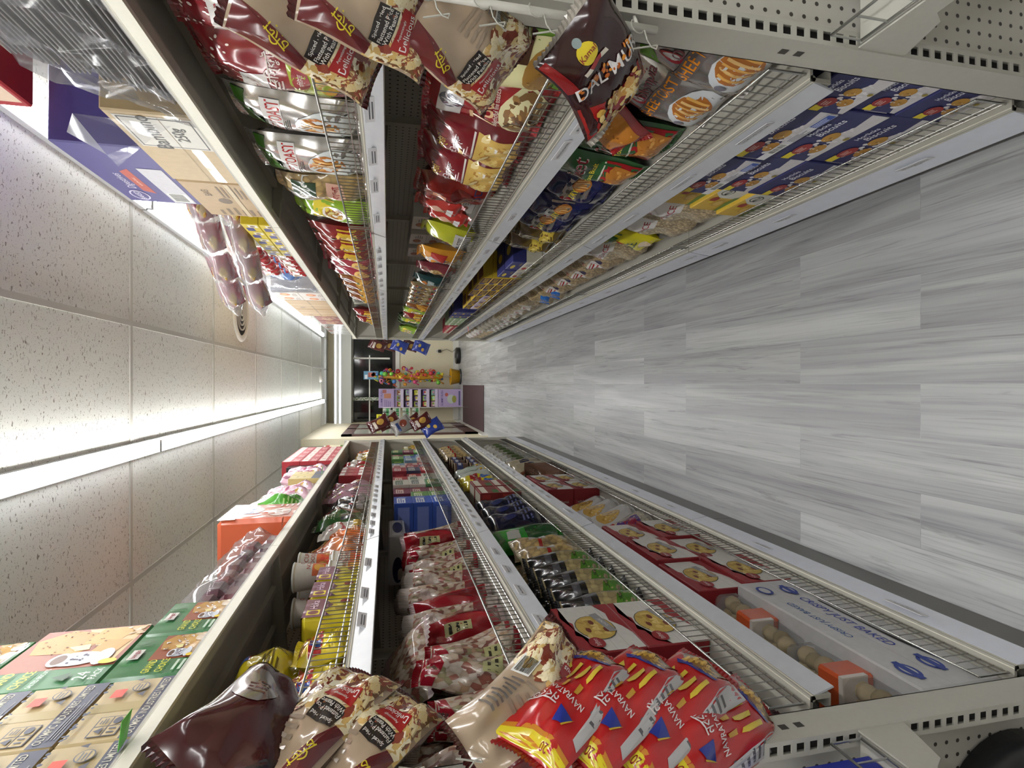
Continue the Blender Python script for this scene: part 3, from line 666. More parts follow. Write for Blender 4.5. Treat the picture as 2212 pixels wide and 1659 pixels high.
# --- middle shelf
P_GBIS = pouch('biscuit_bag', 'biscuit bag', .20, .24, .07, '5f8a2a', [('F', 'R', -.85, -.75, .75, .55, 'd7d3a0'), ('F', 'T', 'GHEE', -.45, .3, .2, .55, 0, 0, '232320'), ('F', 'T', 'BISCUIT', .38, .12, .1, .5, 0, 0, '3a3a30'), ('F', 'T', 'ঘি বিস্কুট', -.2, .08, .13, .6, 0, 0, '2c2c28'), ('F', 'P', [(.1, -.35), (.7, -.35), (.62, .1), (.15, .1)], '4a3020'), ('F', 'E', .4, .05, .26, .1, 'd4c43e'), ('F', 'E', -.1, -.62, .62, .3, '9c7434'), ('F', 'E', .35, -.74, .45, .22, 'b08c44'), ('F', 'N', -.6, -.85, .6, -.4, 26, .003, ['7d5824', 'c09a52'])], 'foil', 21)
P_FRUIT = pouch('biscuit_bag', 'biscuit bag', .20, .26, .09, '8c1c22', [('F', 'R', -.9, .42, .9, .85, 'c9c6c4'), ('F', 'E', -.1, .62, .34, .22, '2a2c4c'), ('F', 'T', 'MC', -.1, .62, .26, .4, 0, 0, 'd9d9dd'), ('F', 'T', 'Toast', .05, .1, .44, .8, 8, .1, 'd9b38a'), ('F', 'T', 'delightful fine toasts', .1, -.16, .12, .85, 6, .15, 'e4d2c6'), ('F', 'E', .1, -.62, .85, .42, 'd7cfa4'), ('F', 'E', .1, -.66, .78, .38, '7a5b38'), ('F', 'N', -.5, -.9, .7, -.4, 22, .012, ['5f4128', '9a7446', '3f2a1c'])], 'foil', 23)
P_BENG = pouch('biscuit_bag', 'biscuit bag', .185, .26, .10, '6d1620', [('F', 'T', 'মিষ্টি', -.4, .62, .24, .5, 0, 0, 'b9a03c'), ('F', 'T', 'বি-গোল্ড', -.1, .34, .22, .7, 0, 0, 'ded8dc'), ('F', 'S', -.4, .1, .3, .2, 2, 'cfa9ac'), ('F', 'P', [(-.85, .05), (-.1, .2), (-.1, .28), (-.85, .25)], 'cfae5c'), ('F', 'P', [(-.8, -.02), (.8, .02), (.8, .06), (-.8, .02)], 'dcd6d0'), ('F', 'R', -.85, -.85, .85, -.02, 'c9a75a'), ('F', 'N', -.8, -.85, .8, -.1, 20, .02, ['d6bb74', 'b8904a', 'e0cc94', 'a87c3a']), ('F', 'R', .3, -.45, .6, -.28, 'e4e2dc')], 'foil', 25)
P_REDT = pouch('snack_bag', 'snack bag', .20, .25, .12, '6e1712', [('F', 'E', -.3, .2, .3, .3, '4a100e'), ('F', 'E', .4, -.2, .3, .35, '501310'), ('F', 'R', -.2, .25, .3, .6, 'a05c3c'), ('F', 'T', 'FOOD', .4, -.55, .2, .5, 0, 0, '1e2550')], 'foil', 27)
P_REDP = pouch('snack_bag', 'snack bag', .12, .15, .06, 'a52a26', [('F', 'E', 0, .1, .5, .4, 'c9a08c'), ('F', 'R', -.6, -.7, .6, -.4, 'd8d4d4')], 'foil', 28)
P_YELW = pouch('snack_bag', 'snack bag', .19, .20, .09, 'a9ae2a', [('F', 'E', -.1, .3, .28, .2, 'a32028'), ('F', 'T', 'পল', -.1, .3, .14, .3, 0, 0, 'eadcd8'), ('F', 'R', -.9, -.85, .9, -.2, 'a8a6a2'), ('F', 'T', 'রসগোল্লা', 0, -.5, .3, .85, 0, 0, '3d3a38')], 'foil', 29)
P_RABB = pouch('snack_bag', 'snack bag', .19, .20, .08, 'c98a24', [('F', 'E', -.1, 0, .75, .72, 'd7d8dc'), ('F', 'E', -.5, .4, .2, .14, '3c4c70'), ('F', 'T', 'TOAST', .05, -.25, .26, .8, -6, 0, '2c3350'), ('F', 'E', -.05, .25, .26, .2, 'c9862c'), ('F', 'P', [(.3, -.1), (.9, -.3), (.9, .5), (.5, .5)], '9c2a22')], 'foil', 31)
P_BROWNM = pouch('snack_bag', 'snack bag', .17, .19, .07, '6d2830', [('F', 'E', .2, -.1, .5, .5, '9c8050'), ('F', 'N', -.2, -.4, .6, .3, 14, .01, ['d0c09a', '8a6a3c'])], 'foil', 33)
P_TEAL = pouch('snack_bag', 'snack bag', .17, .19, .07, '1c3a3a', [('F', 'R', -.8, -.2, .8, .2, '7d8a88'), ('F', 'E', .2, .4, .3, .2, 'a8642c')], 'foil', 35)
P_MIXG = pouch('snack_bag', 'snack bag', .19, .21, .08, 'silver:bba67a', [('F', 'N', -.8, -.8, .8, .8, 30, .014, ['8a5a24', 'd9b868', '2e3f78', '8a2a2c', 'e6e2d6', '3c6a34'])], 'foil', 37)
P_WHBOX = carton('biscuit_box', 'biscuit box', .20, .10, .085, 'c9c6c4', [('F', 'E', -.25, .1, .32, .5, '8a4a38'), ('F', 'E', -.3, .15, .16, .3, 'a86a4c'), ('F', 'S', .2, -.6, .85, .4, 4, '77706c'), ('T', 'R', -.9, -.9, .9, .9, 'bdbab8'), ('L', 'C', -.6, -.6, .6, .6)])
shelf(P_GREENK, 'R', '3', .98, 'dark leafy green bag behind pale biscuit bag', .16, sc=1.0, lean=-4)
shelf(P_GBIS, 'R', '3', 1.02, 'pale green biscuit bag with round pot picture', .045, lean=-6, yaw=6, dz=.01)
shelf(P_FRUIT, 'R', '3', 1.225, 'red toast bag with navy badge', .045, lean=-7, yaw=4)
for y in (1.42, 1.60): shelf(P_BENG, 'R', '3', y, 'maroon biscuit bag with golden sticks window', .045, lean=-8, yaw=-3 + (y > 1.5) * 5)
shelf(P_BENG, 'R', '3', 1.30, 'maroon biscuit bag lying behind the front row', .20, dz=.03, lean=-18)
shelf(P_REDT, 'R', '3', 1.85, 'dark red translucent bag of sweets packs', .045, lean=-6)
for y, z in ((1.99, .10), (2.1, .06)): shelf(P_REDP, 'R', '3', y, 'small red translucent sweets pack', .055, lean=-14, dz=z)
shelf(P_GREENY, 'R', '3', 1.72, 'lime bag in the dark behind maroon bags', .26, dz=.005, lean=-6)
shelf(P_YELW, 'R', '3', 2.32, 'yellow-green bag with grey lower half', .045, lean=-6, yaw=-6)
shelf(P_RABB, 'R', '3', 2.70, 'orange bag with white cloud shape and navy lettering', .045, lean=-6)
shelf(P_BROWNM, 'R', '3', 3.06, 'maroon bag with nut picture', .045, lean=-8)
shelf(P_TEAL, 'R', '3', 3.36, 'dark teal bag with silver band', .045, lean=-8)
for i in range(4):
    for j in range(2 + (i > 0)):
        shelf(P_WHBOX, 'R', '3', 2.36 + i * .30, 'white biscuit box with brown picture, %s layer behind bags' % ('bottom', 'middle', 'top')[j], .22, dz=.001 + j * .086)
for i, y in enumerate((3.66, 3.86, 4.08, 4.3)): shelf(P_MIXG, 'R', '3', y, 'silver bag of mixed snacks', .05, lean=-7, roll=i - 1, far=True)
for i, y in enumerate((4.62, 4.86, 5.1, 5.36, 5.6)): shelf((P_GOLD, P_GREENY, P_REDY)[i % 3], 'R', '3', y, ('brown gold bag', 'lime bag', 'dark red bag')[i % 3] + ' of the far snacks', .05, lean=-6, far=True)
for i, y in enumerate((5.85, 6.1, 6.4)): shelf(P_GREENK, 'R', '3', y, 'dark green bag at the far end', .12, lean=-4, far=True)
for y in (6.62, 6.8): shelf(P_GREENY, 'R', '3', y, 'bright green bag at the far end', .05, lean=-10, far=True)
# --- lower shelf
P_SWEET = pouch('biscuit_bag', 'biscuit bag', .21, .26, .08, '2c5a30', [('F', 'P', [(-.95, -.95), (.95, -.95), (.95, -.05), (-.95, -.35)], '93181f'), ('F', 'P', [(-.92, -.36), (.92, -.06), (.92, -.02), (-.92, -.32)], 'd6d2c4'), ('F', 'T', 'Sweet', .05, .42, .42, .85, 14, .25, 'dcd6d2'), ('F', 'T', 'Sweet', .06, .42, .38, .8, 14, .25, '93182a'), ('F', 'T', 'Toast Biscuit', .2, .08, .13, .75, 10, 0, 'd9c53c'), ('F', 'P', [(-.4, -.9), (.75, -.9), (.85, -.3), (.5, -.2), (.1, -.35), (-.5, -.3)], 'b0722c'), ('F', 'N', -.35, -.85, .7, -.35, 26, .007, ['9c5c20', 'c98a3c', 'd49c4c'])], 'foil', 41)
P_NAVY = pouch('biscuit_bag', 'biscuit bag', .20, .25, .09, '161a45', [('F', 'P', [(-.95, -.45), (.95, -.35), (.95, .35), (-.95, .3)], 'silver:c6c2bc'), ('F', 'E', -.55, .08, .2, .2, '8a1a22'), ('F', 'T', 'বি', -.55, .08, .18, .2, 0, 0, 'e6d9d6'), ('F', 'E', 0, 0, .25, .22, '4a4644'), ('F', 'T', 'DRY', .02, 0, .18, .3, 0, 0, 'd6c22c')] + toast(.55, -.1, .32, .26) + [('F', 'R', -.8, -.85, .8, -.6, '0e1236')], 'foil', 43)
P_DKBROWN = pouch('biscuit_bag', 'biscuit bag', .18, .24, .07, '8b1a1a', [('F', 'R', -.8, -.8, .8, .15, 'b5742a'), ('F', 'P', [(-.8, .1), (.8, .3), (.8, .95), (-.8, .95)], '5e3a1c'), ('F', 'N', -.7, -.7, .7, .1, 18, .006, ['8a5420', 'cf9344'])], 'foil', 45)
P_DARKY = pouch('snack_bag', 'snack bag', .18, .20, .08, '5c4a20', [('F', 'P', [(-.9, -.8), (.9, -.6), (.9, 0), (-.9, -.2)], 'b9a23a'), ('F', 'E', 0, .4, .4, .25, 'c9c2ac'), ('F', 'N', -.8, -.9, .8, -.1, 16, .012, ['d9c46a', '7d5a28', 'c8b14c'])], 'foil', 47)
P_BLUEBX = carton('biscuit_box', 'biscuit box', .19, .16, .07, '262a6a', [('F', 'E', -.2, .3, .45, .3, 'c9b13c'), ('F', 'T', 'cookies', .4, -.45, .4, .7, 0, .2, 'b9a640'), ('T', 'E', 0, 0, .5, .3, 'c4ae3e'), ('L', 'R', -.8, -.7, .8, .7, '8a8aa0')])
P_CREAMBX = carton('biscuit_box', 'biscuit box', .19, .16, .08, 'c9c6b6', [('F', 'E', -.5, .5, .3, .3, '9c2a24'), ('F', 'R', -.9, -.9, .9, -.5, '5f6a4c'), ('F', 'E', .1, -.45, .4, .3, '8a8450'), ('F', 'S', .1, .1, .8, .7, 3, '6a6a80'), ('T', 'R', -.8, -.8, .8, .8, 'bdbaa8')])
P_YELBR = carton('biscuit_box', 'biscuit box', .20, .16, .055, 'c2a62a', [('F', 'R', -.5, -.9, .95, .9, '4a1f14'), ('F', 'T', 'DELITE', .25, 0, .9, 1.1, 0, .1, 'd9b838'), ('F', 'R', -.95, -.3, -.55, .8, '2a2f7a'), ('T', 'R', -.6, -.8, .9, .2, '6a3a1c')])
P_LILAC = carton('biscuit_box', 'biscuit box', .20, .16, .05, 'b8aec4', [('F', 'R', -.4, -.8, .9, .3, 'c9b04c'), ('F', 'E', .5, 0, .3, .6, '6d4a86')])
for i, y in enumerate((.965, 1.15)): shelf(P_GHEE, 'R', '4', y, 'silver toast bag with orange capitals', .04, lean=-12, yaw=3, dz=.004, sc=1.1)
for y, yw in ((.985, 5), (1.1, -8), (1.22, 12)): shelf(P_GREENK, 'R', '4', y, 'dark green bag behind silver toast bags', .18, lean=-10, yaw=yw, sc=1.18, dz=.02)
shelf(P_SWEET, 'R', '4', 1.33, 'green and red toast biscuit bag', .045, lean=-8, yaw=3)
shelf(P_SWEET, 'R', '4', 1.53, 'green and red toast biscuit bag', .045, lean=-10, yaw=-5, roll=4)
shelf(P_DKBROWN, 'R', '4', 1.285, 'red bag with brown toast picture tipped over the green ones', .035, dz=.11, lean=-14, roll=28, yaw=10, sc=.85)
shelf(P_NAVY, 'R', '4', 1.73, 'navy biscuit bag with silver band', .05, lean=-14, yaw=6)
shelf(P_NAVY, 'R', '4', 1.92, 'navy biscuit bag with silver band', .045, lean=-12, yaw=-4)
shelf(P_NAVY, 'R', '4', 2.12, 'navy biscuit bag with silver band', .05, lean=-16, yaw=4)
for y, s in ((1.66, 1.1), (1.86, 1.15), (2.06, 1.1)): shelf(P_NAVY, 'R', '4', y, 'navy biscuit bag with silver band in the back row', .20, lean=-8, sc=s)
for y in (2.28, 2.46): shelf(P_DARKY, 'R', '4', y, 'brown bag with yellow stripe', .05, lean=-14, yaw=(y * 40) % 8)
for y, k in ((2.72, 0), (2.93, 0)):
    for j in range(2):
        shelf(P_BLUEBX if (j == 1) else P_CREAMBX, 'R', '4', y, ('deep blue biscuit box with yellow oval' if j else 'cream biscuit box with red oval'), .05, dz=.001 + j * .081 + (.08 if 0 else 0))
for i in range(3):
    for j in range(4): shelf(P_YELBR, 'R', '4', 3.16 + i * .215, 'yellow and brown biscuit box, %s layer' % ('bottom', 'second', 'third', 'top')[j], .05, dz=.001 + j * .056)
for i in range(3):
    for j in range(3): shelf(P_LILAC if j == 1 else P_YELBR, 'R', '4', 3.82 + i * .22, ('lilac biscuit box between yellow ones' if j == 1 else 'yellow box of the farther stacks, %s layer' % ('bottom', '', 'top')[j]), .05, dz=.001 + j * .056, far=True)
for i in range(2):
    for j in range(3): shelf(P_BLUEBX, 'R', '4', 4.66 + i * .22, 'deep blue box of the far stacks, %s layer' % ('bottom', 'middle', 'top')[j], .05, dz=.001 + j * .071, far=True)
P_GRNWH = carton('tea_box', 'box', .18, .16, .06, '8aa07a', [('F', 'R', -.9, -.5, .9, .1, 'd6d8cc'), ('F', 'E', .2, .3, .3, .3, '3c6a34')])
P_REDWH = carton('biscuit_box', 'biscuit box', .18, .16, .06, '8f2430', [('F', 'R', -.9, -.2, .9, .7, 'd9cfc4'), ('F', 'E', .2, .2, .3, .4, 'b8923c')])
for i in range(3):
    for j in range(3): shelf(P_GRNWH, 'R', '4', 5.12 + i * .2, 'green and white box of the far stacks, %s layer' % ('bottom', 'middle', 'top')[j], .05, dz=.001 + j * .061, far=True)
for i in range(4):
    for j in range(2): shelf(P_REDWH, 'R', '4', 5.8 + i * .2, 'red and white box at the far end, %s layer' % ('bottom', 'top')[j], .05, dz=.001 + j * .061, far=True)
# --- bottom shelf
def horl(strip):
    d = [('F', 'P', [(-.98, -.98), (.98, -.98), (.98, -.3), (.6, -.5), (.2, -.25), (-.2, -.62), (-.6, -.6), (-.98, -.8)], 'c9c6c8'), ('F', 'N', -.7, -.75, .5, .0, 16, .008, ['d9d6d8']), ('F', 'E', .08, -.22, .2, .26, 'b08434'), ('F', 'E', -.42, -.48, .2, .24, 'a87a2c'), ('F', 'N', -.5, -.55, .2, -.15, 8, .004, ['d9d6d8', '8a6424']), ('F', 'R', -.95, .0, -.66, .34, 'd8c52a'), ('F', 'E', -.48, .1, .24, .27, '8f2320'), ('F', 'S', -.62, -.02, -.32, .24, 3, 'd9b8b0'),
         ('F', 'T', 'Horlicks', .3, .66, .2, .5, 0, 0, 'dfe0ea'), ('F', 'T', 'Biscuits', .42, .36, .28, .6, 0, .15, 'e6e6ee'), ('F', 'E', .1, -.82, .07, .09, '8a7a2c'), ('T', 'R', -.9, -.9, .9, .9, '2d2f5c'), ('T', 'E', -.3, 0, .2, .4, 'b08434'), ('R', 'R', -.9, -.8, .9, .1, 'c9c6c8')]
    if strip: d += [('F', 'R', -.98, -.98, .98, -.62, 'd2d2d6'), ('F', 'C', -.7, -.95, -.2, -.65), ('F', 'S', -.1, -.95, .4, -.65, 4, '6a6a74'), ('F', 'R', .5, -.95, .95, -.65, '2c4c9c'), ('F', 'S', .52, -.92, .92, -.68, 3, 'c9d0e6')]
    return d
P_HORL = carton('biscuit_box', 'biscuit box', .248, .11, .135, '26285a', horl(0), parts=())
P_HORLS = carton('biscuit_box', 'biscuit box', .248, .11, .135, '26285a', horl(1))
for i, y in enumerate((.918, 1.122, 1.375)):
    for j in range(3):
        shelf(P_HORLS if j == 2 and i else P_HORL, 'R', 'B', y, 'navy biscuit box with white script, %s layer' % ('bottom', 'middle', 'top')[j], .042 + .004 * ((i + j) % 2) - (.012 if j == 2 else 0), dz=.001 + j * .1365, sz=((.60 if i == 0 else 1), 1, 1))
P_MILK = carton('biscuit_box', 'biscuit box', .215, .12, .102, 'c9a53c', [('F', 'P', [(.1, -.98), (.98, -.98), (.98, .98), (.5, .98), (.15, .3)], 'c9c8c0'), ('F', 'E', .6, .3, .24, .4, '3d3f38'), ('F', 'E', .6, .3, .2, .33, 'c9c8c0'), ('F', 'T', 'MILK', .6, .3, .3, .3, 0, 0, '3a3c36'), ('F', 'E', 0, .45, .2, .26, '8f2a24'), ('F', 'R', -.3, .3, -.14, .6, 'd2c12a'), ('F', 'E', -.3, -.2, .3, .34, 'b8923c'), ('F', 'E', -.3, -.2, .22, .24, 'c9a858'), ('F', 'P', [(-.98, -.98), (.3, -.98), (.2, -.7), (-.2, -.6), (-.98, -.75)], '5c7a34'), ('T', 'R', -.95, -.9, .95, .95, 'c9a72a'), ('T', 'E', .6, .4, .15, .2, '8f2a24'), ('T', 'S', -.4, -.85, .3, -.5, 2, 'eae4c4')])
for j in range(3): shelf(P_MILK, 'R', 'B', 1.612, 'yellow and white biscuit box, %s layer' % ('bottom', 'middle', 'top')[j], .045 + .014 * j, dz=.001 + j * .103)
P_ROUNDL = carton('biscuit_box', 'biscuit box', .17, .1, .14, 'cfcfc8', [('F', 'E', 0, .2, .55, .5, '2e302c'), ('F', 'E', 0, .2, .46, .42, 'cfcfc8'), ('F', 'T', 'SALT', 0, .2, .25, .6, 0, 0, '2e302c'), ('F', 'R', .5, -.9, .95, .9, 'b8942c')])
shelf(P_ROUNDL, 'R', 'B', 1.62, 'white box with black round emblem behind yellow boxes', .20, dz=.27 - .26)
P_RICE = pouch('rice_bag', 'rice bag', .24, .34, .16, 'rice:cbb792', [('F', 'R', -.92, .15, .92, .92, 'd6d2cf'), ('F', 'T', 'মুড়ি', -.1, .62, .26, .6, 8, 0, '9c2029'), ('F', 'T', 'PUFFED RICE', 0, .32, .16, .85, 6, 0, 'a0252c')], 'foil', 51, seal='cfccca')
P_RICEF = pouch('rice_bag', 'rice bag', .25, .31, .17, 'rice:c4ae88', [('F', 'R', -.8, -.15, .35, .3, 'd6d3cf'), ('F', 'R', -.75, -.05, -.35, .22, '22264c'), ('F', 'R', -.35, -.05, .1, 0, '9c2029'), ('F', 'R', -.35, .08, .1, .13, '9c2029'), ('F', 'R', -.35, .19, .1, .22, '9c2029'), ('F', 'E', .55, .1, .16, .13, '3a3450'), ('F', 'T', 'চিড়া', -.3, .42, .14, .6, 0, 0, '9c2029'), ('F', 'S', -.7, -.55, .3, -.25, 4, '4a4660')], 'foil', 53, seal='cbc8c4')
P_FRIED = pouch('rice_bag', 'rice bag', .23, .29, .10, 'c6bd22', [('F', 'P', [(-.95, .5), (.95, .1), (.95, .32), (-.95, .72)], '2c5c2a'), ('F', 'P', [(-.95, .75), (-.2, .95), (-.95, .95)], '6a8f24'), ('F', 'T', 'Fried', 0, 0, .3, .6, 6, .2, '9c1f22'), ('F', 'T', 'RICE', .1, -.34, .3, .65, 4, 0, '2a4c24'), ('F', 'E', .5, -.7, .26, .18, 'c9b9a0'), ('F', 'N', .1, -.95, .9, -.6, 30, .006, ['d9c9a4', 'b89c6a', 'cdb486'])], 'foil', 55)
P_CLEARR = pouch('rice_bag', 'rice bag', .25, .29, .15, 'rice:bca987', [('F', 'R', -.5, -.2, .5, .25, 'c6c2bc'), ('F', 'T', 'চাল', 0, .05, .2, .5, 0, 0, '7d3238')], 'foil', 57, seal='bdbab4')
P_BLUER = pouch('rice_bag', 'rice bag', .25, .29, .16, 'rice:c3ad7e', [('F', 'P', [(-.8, -.9), (.1, -.7), (.2, -.2), (-.8, -.3)], '2260b4'), ('F', 'P', [(.25, -.6), (.9, -.5), (.8, -.05), (.25, -.15)], '2a6cc0')], 'foil', 59, seal='bdbab4')
P_GRNR = pouch('rice_bag', 'rice bag', .20, .25, .12, 'rice:b9b4a6', [('F', 'P', [(-.8, -.4), (.3, -.1), (.1, .4), (-.8, .3)], '4a7a3a'), ('F', 'R', .2, -.6, .8, .1, 'd2d0cc'), ('F', 'E', .5, -.3, .2, .15, '9c2c2c')], 'foil', 61, seal='c9c9c6')
for y, i_ in ((1.82, .02), (2.0, .02)): shelf(P_RICE, 'R', 'B', y, 'white puffed rice bag with red print', i_, lean=-5, yaw=-5, sz=(.95, .9, 1))
shelf(P_FRIED, 'R', 'B', 2.21, 'yellow rice bag with green band', .02, lean=-10, yaw=-14, dz=.07, roll=-10)
for y in (1.84, 2.05): shelf(P_RICE, 'R', 'B', y, 'white puffed rice bag of the back row', .21, lean=-2, sz=(.8, .8, 1.1))
for y, z in ((2.42, .0),): shelf(P_RICE, 'R', 'B', y, 'white rice bag past the yellow one', .02, lean=-6, dz=z, yaw=6)
for i, (y, z, l) in enumerate(((2.66, 0, -6), (2.9, 0, -4), (3.14, 0, -6), (3.38, 0, -4))): shelf(P_RICEF, 'R', 'B', y, 'clear flattened rice bag with striped flag label', .02, lean=l, dz=z, roll=(-3, 2, -2, 3)[i])
for i, y in enumerate((2.5, 2.74, 2.98, 3.22, 3.46)): shelf(P_CLEARR, 'R', 'B', y, 'clear rice bag stacked behind the flag labels', .20, dz=.10, lean=-8, sc=.85, roll=(4, -4, 2, -3, 1)[i])
for y in (3.64, 3.9): shelf(P_BLUER, 'R', 'B', y, 'clear rice bag with blue label', .02, lean=-5)
for i, y in enumerate((3.7, 3.95, 4.2, 4.45)): shelf(P_CLEARR, 'R', 'B', y, 'clear rice bag of the farther heap', .2, dz=.08, lean=-8, far=True, sc=.85)
for i, y in enumerate((4.16, 4.42, 4.68, 4.93)): shelf(P_CLEARR, 'R', 'B', y, 'clear rice bag at the front of the farther heap', .02, lean=-5, far=True)
for i, y in enumerate((5.12, 5.34, 5.56, 5.78, 6.0)): shelf(P_GRNR, 'R', 'B', y, 'clear rice bag with green and white label', .02, lean=-5, far=True)
for i, y in enumerate((6.24, 6.46, 6.68, 6.86)): shelf(P_RICE, 'R', 'B', y, 'white rice bag at the far end', .02, lean=-3, sc=.78, far=True)
# --- top shelf up to the ceiling
KR = 'b09a74'
P_BOXA = carton('cardboard_box', 'cardboard box', .42, .36, .21, KR, [('F', 'R', -.98, -.42, .98, -.18, 'foil:c4b48c'), ('F', 'R', .12, -.7, .92, .85, 'c9c7bf'), ('F', 'R', .15, -.65, .89, .8, '3a3835'), ('F', 'R', .17, -.62, .87, .77, 'c9c7bf'), ('F', 'T', 'Bambino', .52, .35, .34, .62, 0, 0, '262422'), ('F', 'T', '250g', .52, -.25, .34, .5, 0, 0, '262422'), ('F', 'R', -.98, -.03, -.98 + 1.9, -.02, '8a7752')], 'card', 71, .004)
P_BOXB = carton('cardboard_box', 'cardboard box', .33, .36, .205, 'a58a63', [('F', 'S', -.9, -.8, -.4, .6, 6, '6b5538'), ('F', 'E', .0, .1, .16, .2, '5c4830'), ('F', 'T', 'BAG', .45, .45, .2, .3, 0, 0, '5c4830'), ('F', 'S', .2, -.8, .9, .1, 7, '6b5538'), ('F', 'R', -.98, -.35, .98, -.22, 'bfae8c')], 'card', 72, .004)
shelf(P_BOXA, 'R', 'T', 1.566, 'large brown cardboard box with white printed label', .045)
shelf(P_BOXB, 'R', 'T', 1.95, 'brown cardboard box with dark printing beside the labelled one', .045)
P_PURP = carton('biscuit_case', 'biscuit case', .46, .3, .22, '3a3378', [('F', 'T', 'Digestives', -.15, .42, .26, .8, 0, .15, 'c9c4dc'), ('F', 'P', [(-.6, -.02), (.3, .0), (.2, .25), (-.5, .25)], 'a8402e'), ('F', 'T', 'wholewheat', -.15, .12, .09, .3, 0, 0, 'e0b8a8'), ('F', 'R', -.95, -.85, .35, -.25, 'bdbcc4'), ('F', 'C', -.9, -.8, -.55, -.3), ('F', 'E', -.7, .5, .2, .24, 'c6c2da'), ('F', 'E', -.7, .5, .17, .2, '3a3378'), ('F', 'T', 'BAKED', -.7, .5, .15, .28, 0, 0, 'd4d2e4')], 'card', 73, .004)
shelf(P_PURP, 'R', 'T', 1.83, 'purple biscuit case on top of the cardboard boxes', .06, dz=.214)
P_REDFACE = carton('noodle_case', 'food case', .5, .3, .2, '9c1f2a', [('F', 'P', [(-.9, -.9), (.1, -.9), (-.1, .3), (-.9, .5)], 'cfb9a4'), ('F', 'E', -.4, -.2, .2, .4, 'b08a72'), ('F', 'R', .3, -.5, .9, .2, 'cfc6c0')], 'card', 74, .004)
shelf(P_REDFACE, 'R', 'T', 1.30, 'red printed case lying above the wrapped grey trays', .15, dz=.435)
# wrapped bundle of grey trays
t = empty('wrapped_tray_bundle', (.735, 1.062, 1.8475)); tag(t, 'bundle of grey ribbed trays in crumpled clear plastic beside the cardboard box', 'tray bundle')
TG = M('5f5c5b', 'plastic', .35); TL = M('858280', 'plastic', .35)
rnd = random.Random(4)
for k in range(6):
    m = MB(); z = .004 + k * .055; x0 = -.135 + .012 * k
    m.box(x0, -.22, z + .004, .17, .22, z + .05, (TG, TL)[k % 2], .012)
    for q in range(4): m.box(x0 - .006, -.21, z + .012 + q * .009, x0 + .01, .21, z + .0155 + q * .009, TL, .001)
    m.build('tray_stack', t)
m = MB(); n = 20; V = []
for i in range(n + 1):
    y = -.225 + .50 * i / n
    for j in range(19):
        a = PI * (-.10 + 1.2 * j / 18); r = 1 + .06 * math.sin(7 * a + i * 1.1) + .05 * math.sin(i * 2.3 + j)
        en = 1 - .62 * max(0, (i - n + 5) / 5) ** 1.5
        V.append((.02 + .185 * math.cos(PI - a) * r * (.9 + .1 * en), y + .012 * math.sin(j * 1.7), max(.002, .02 + .36 * math.sin(a) * r * en)))
m.add(V, [(i * 19 + j, i * 19 + j + 1, (i + 1) * 19 + j + 1, (i + 1) * 19 + j) for i in range(n) for j in range(18)], M('c4c6c8', 'film'), True)
m.build('plastic_wrap', t)
m = MB(); V = [(-.165, .26, .24), (-.21, .36, .22), (-.20, .46, .24), (-.17, .34, .12), (-.165, .28, .06), (-.19, .30, .27)]
m.add(V, [(0, 1, 5), (1, 2, 3), (0, 1, 3, 4)], M('c4c6c8', 'film')); m.build('wrap_tail', t)
# clear bags of maroon noodle packs, leaning over the shelf edge
P_NOOD = pouch('noodle_pack', 'noodle pack', .17, .19, .07, '8f3a46', [('F', 'R', -.8, .1, -.2, .7, 'c9b9ac'), ('F', 'T', 'Kolson', .3, .45, .2, .6, 0, 0, 'd9b94c'), ('F', 'E', .15, -.4, .5, .34, 'd0b060'), ('F', 'N', -.3, -.7, .6, -.15, 18, .008, ['e0cc86', 'b8923c'])], 'foil', 75)
def sack(z, k0, label):
    A = Vector((.73, 2.19, z)); B = Vector((.37, 2.76, z)); d = (B - A).normalized(); L_ = (B - A).length; side_ = Vector((d.y, -d.x, 0))
    t = empty('noodle_sack', (A + B) / 2); tag(t, label, 'noodle sack')
    ang = math.atan2(d.y, d.x)
    for k in range(4):
        o = bpy.data.objects.new('noodle_pack', P_NOOD.mesh); COL.objects.link(o); o.parent = t
        o.matrix_local = Matrix.Translation(((-.5 + (k + .5) / 4) * L_ * d.x, (-.5 + (k + .5) / 4) * L_ * d.y, 0)) @ Matrix.Rotation(ang + PI, 4, 'Z') @ Matrix.Rotation(math.radians(-8 + 5 * ((k + k0) % 3)), 4, 'Y') @ Matrix.Translation((0, 0, .004)) @ Matrix.Diagonal((.82, 1.35, .46, 1)); o['label'] = 'maroon noodle pack with yellow lettering'
    m = MB(); n = 20; V = []
    for i in range(n + 1):
        f = i / n; en = min(1, .25 + .75 * min(1, min(i + .6, (n - i) * .8) / 2.5)); c = d * ((f - .5) * (L_ + .12))
        for j in range(18):
            a = 2 * PI * j / 18; r = 1 + .06 * math.sin(5 * a + i * .9 + k0) + .04 * math.sin(11 * a - i * 1.3)
            p = c + side_ * (.08 * math.cos(a) * r * en) + Vector((0, 0, .046 + .044 * math.sin(a) * r * en)); V.append(p)
    m.add(V, [(i * 18 + j, i * 18 + (j + 1) % 18, (i + 1) * 18 + (j + 1) % 18, (i + 1) * 18 + j) for i in range(n) for j in range(18)], M('cfd2d6', 'film'), True)
    m.build('clear_wrap', t)
sack(1.974, 0, 'clear sack of maroon noodle packs lying on the yellow boxes, lower of two'); sack(2.084, 1, 'clear sack of maroon noodle packs jutting into the aisle, upper of two')
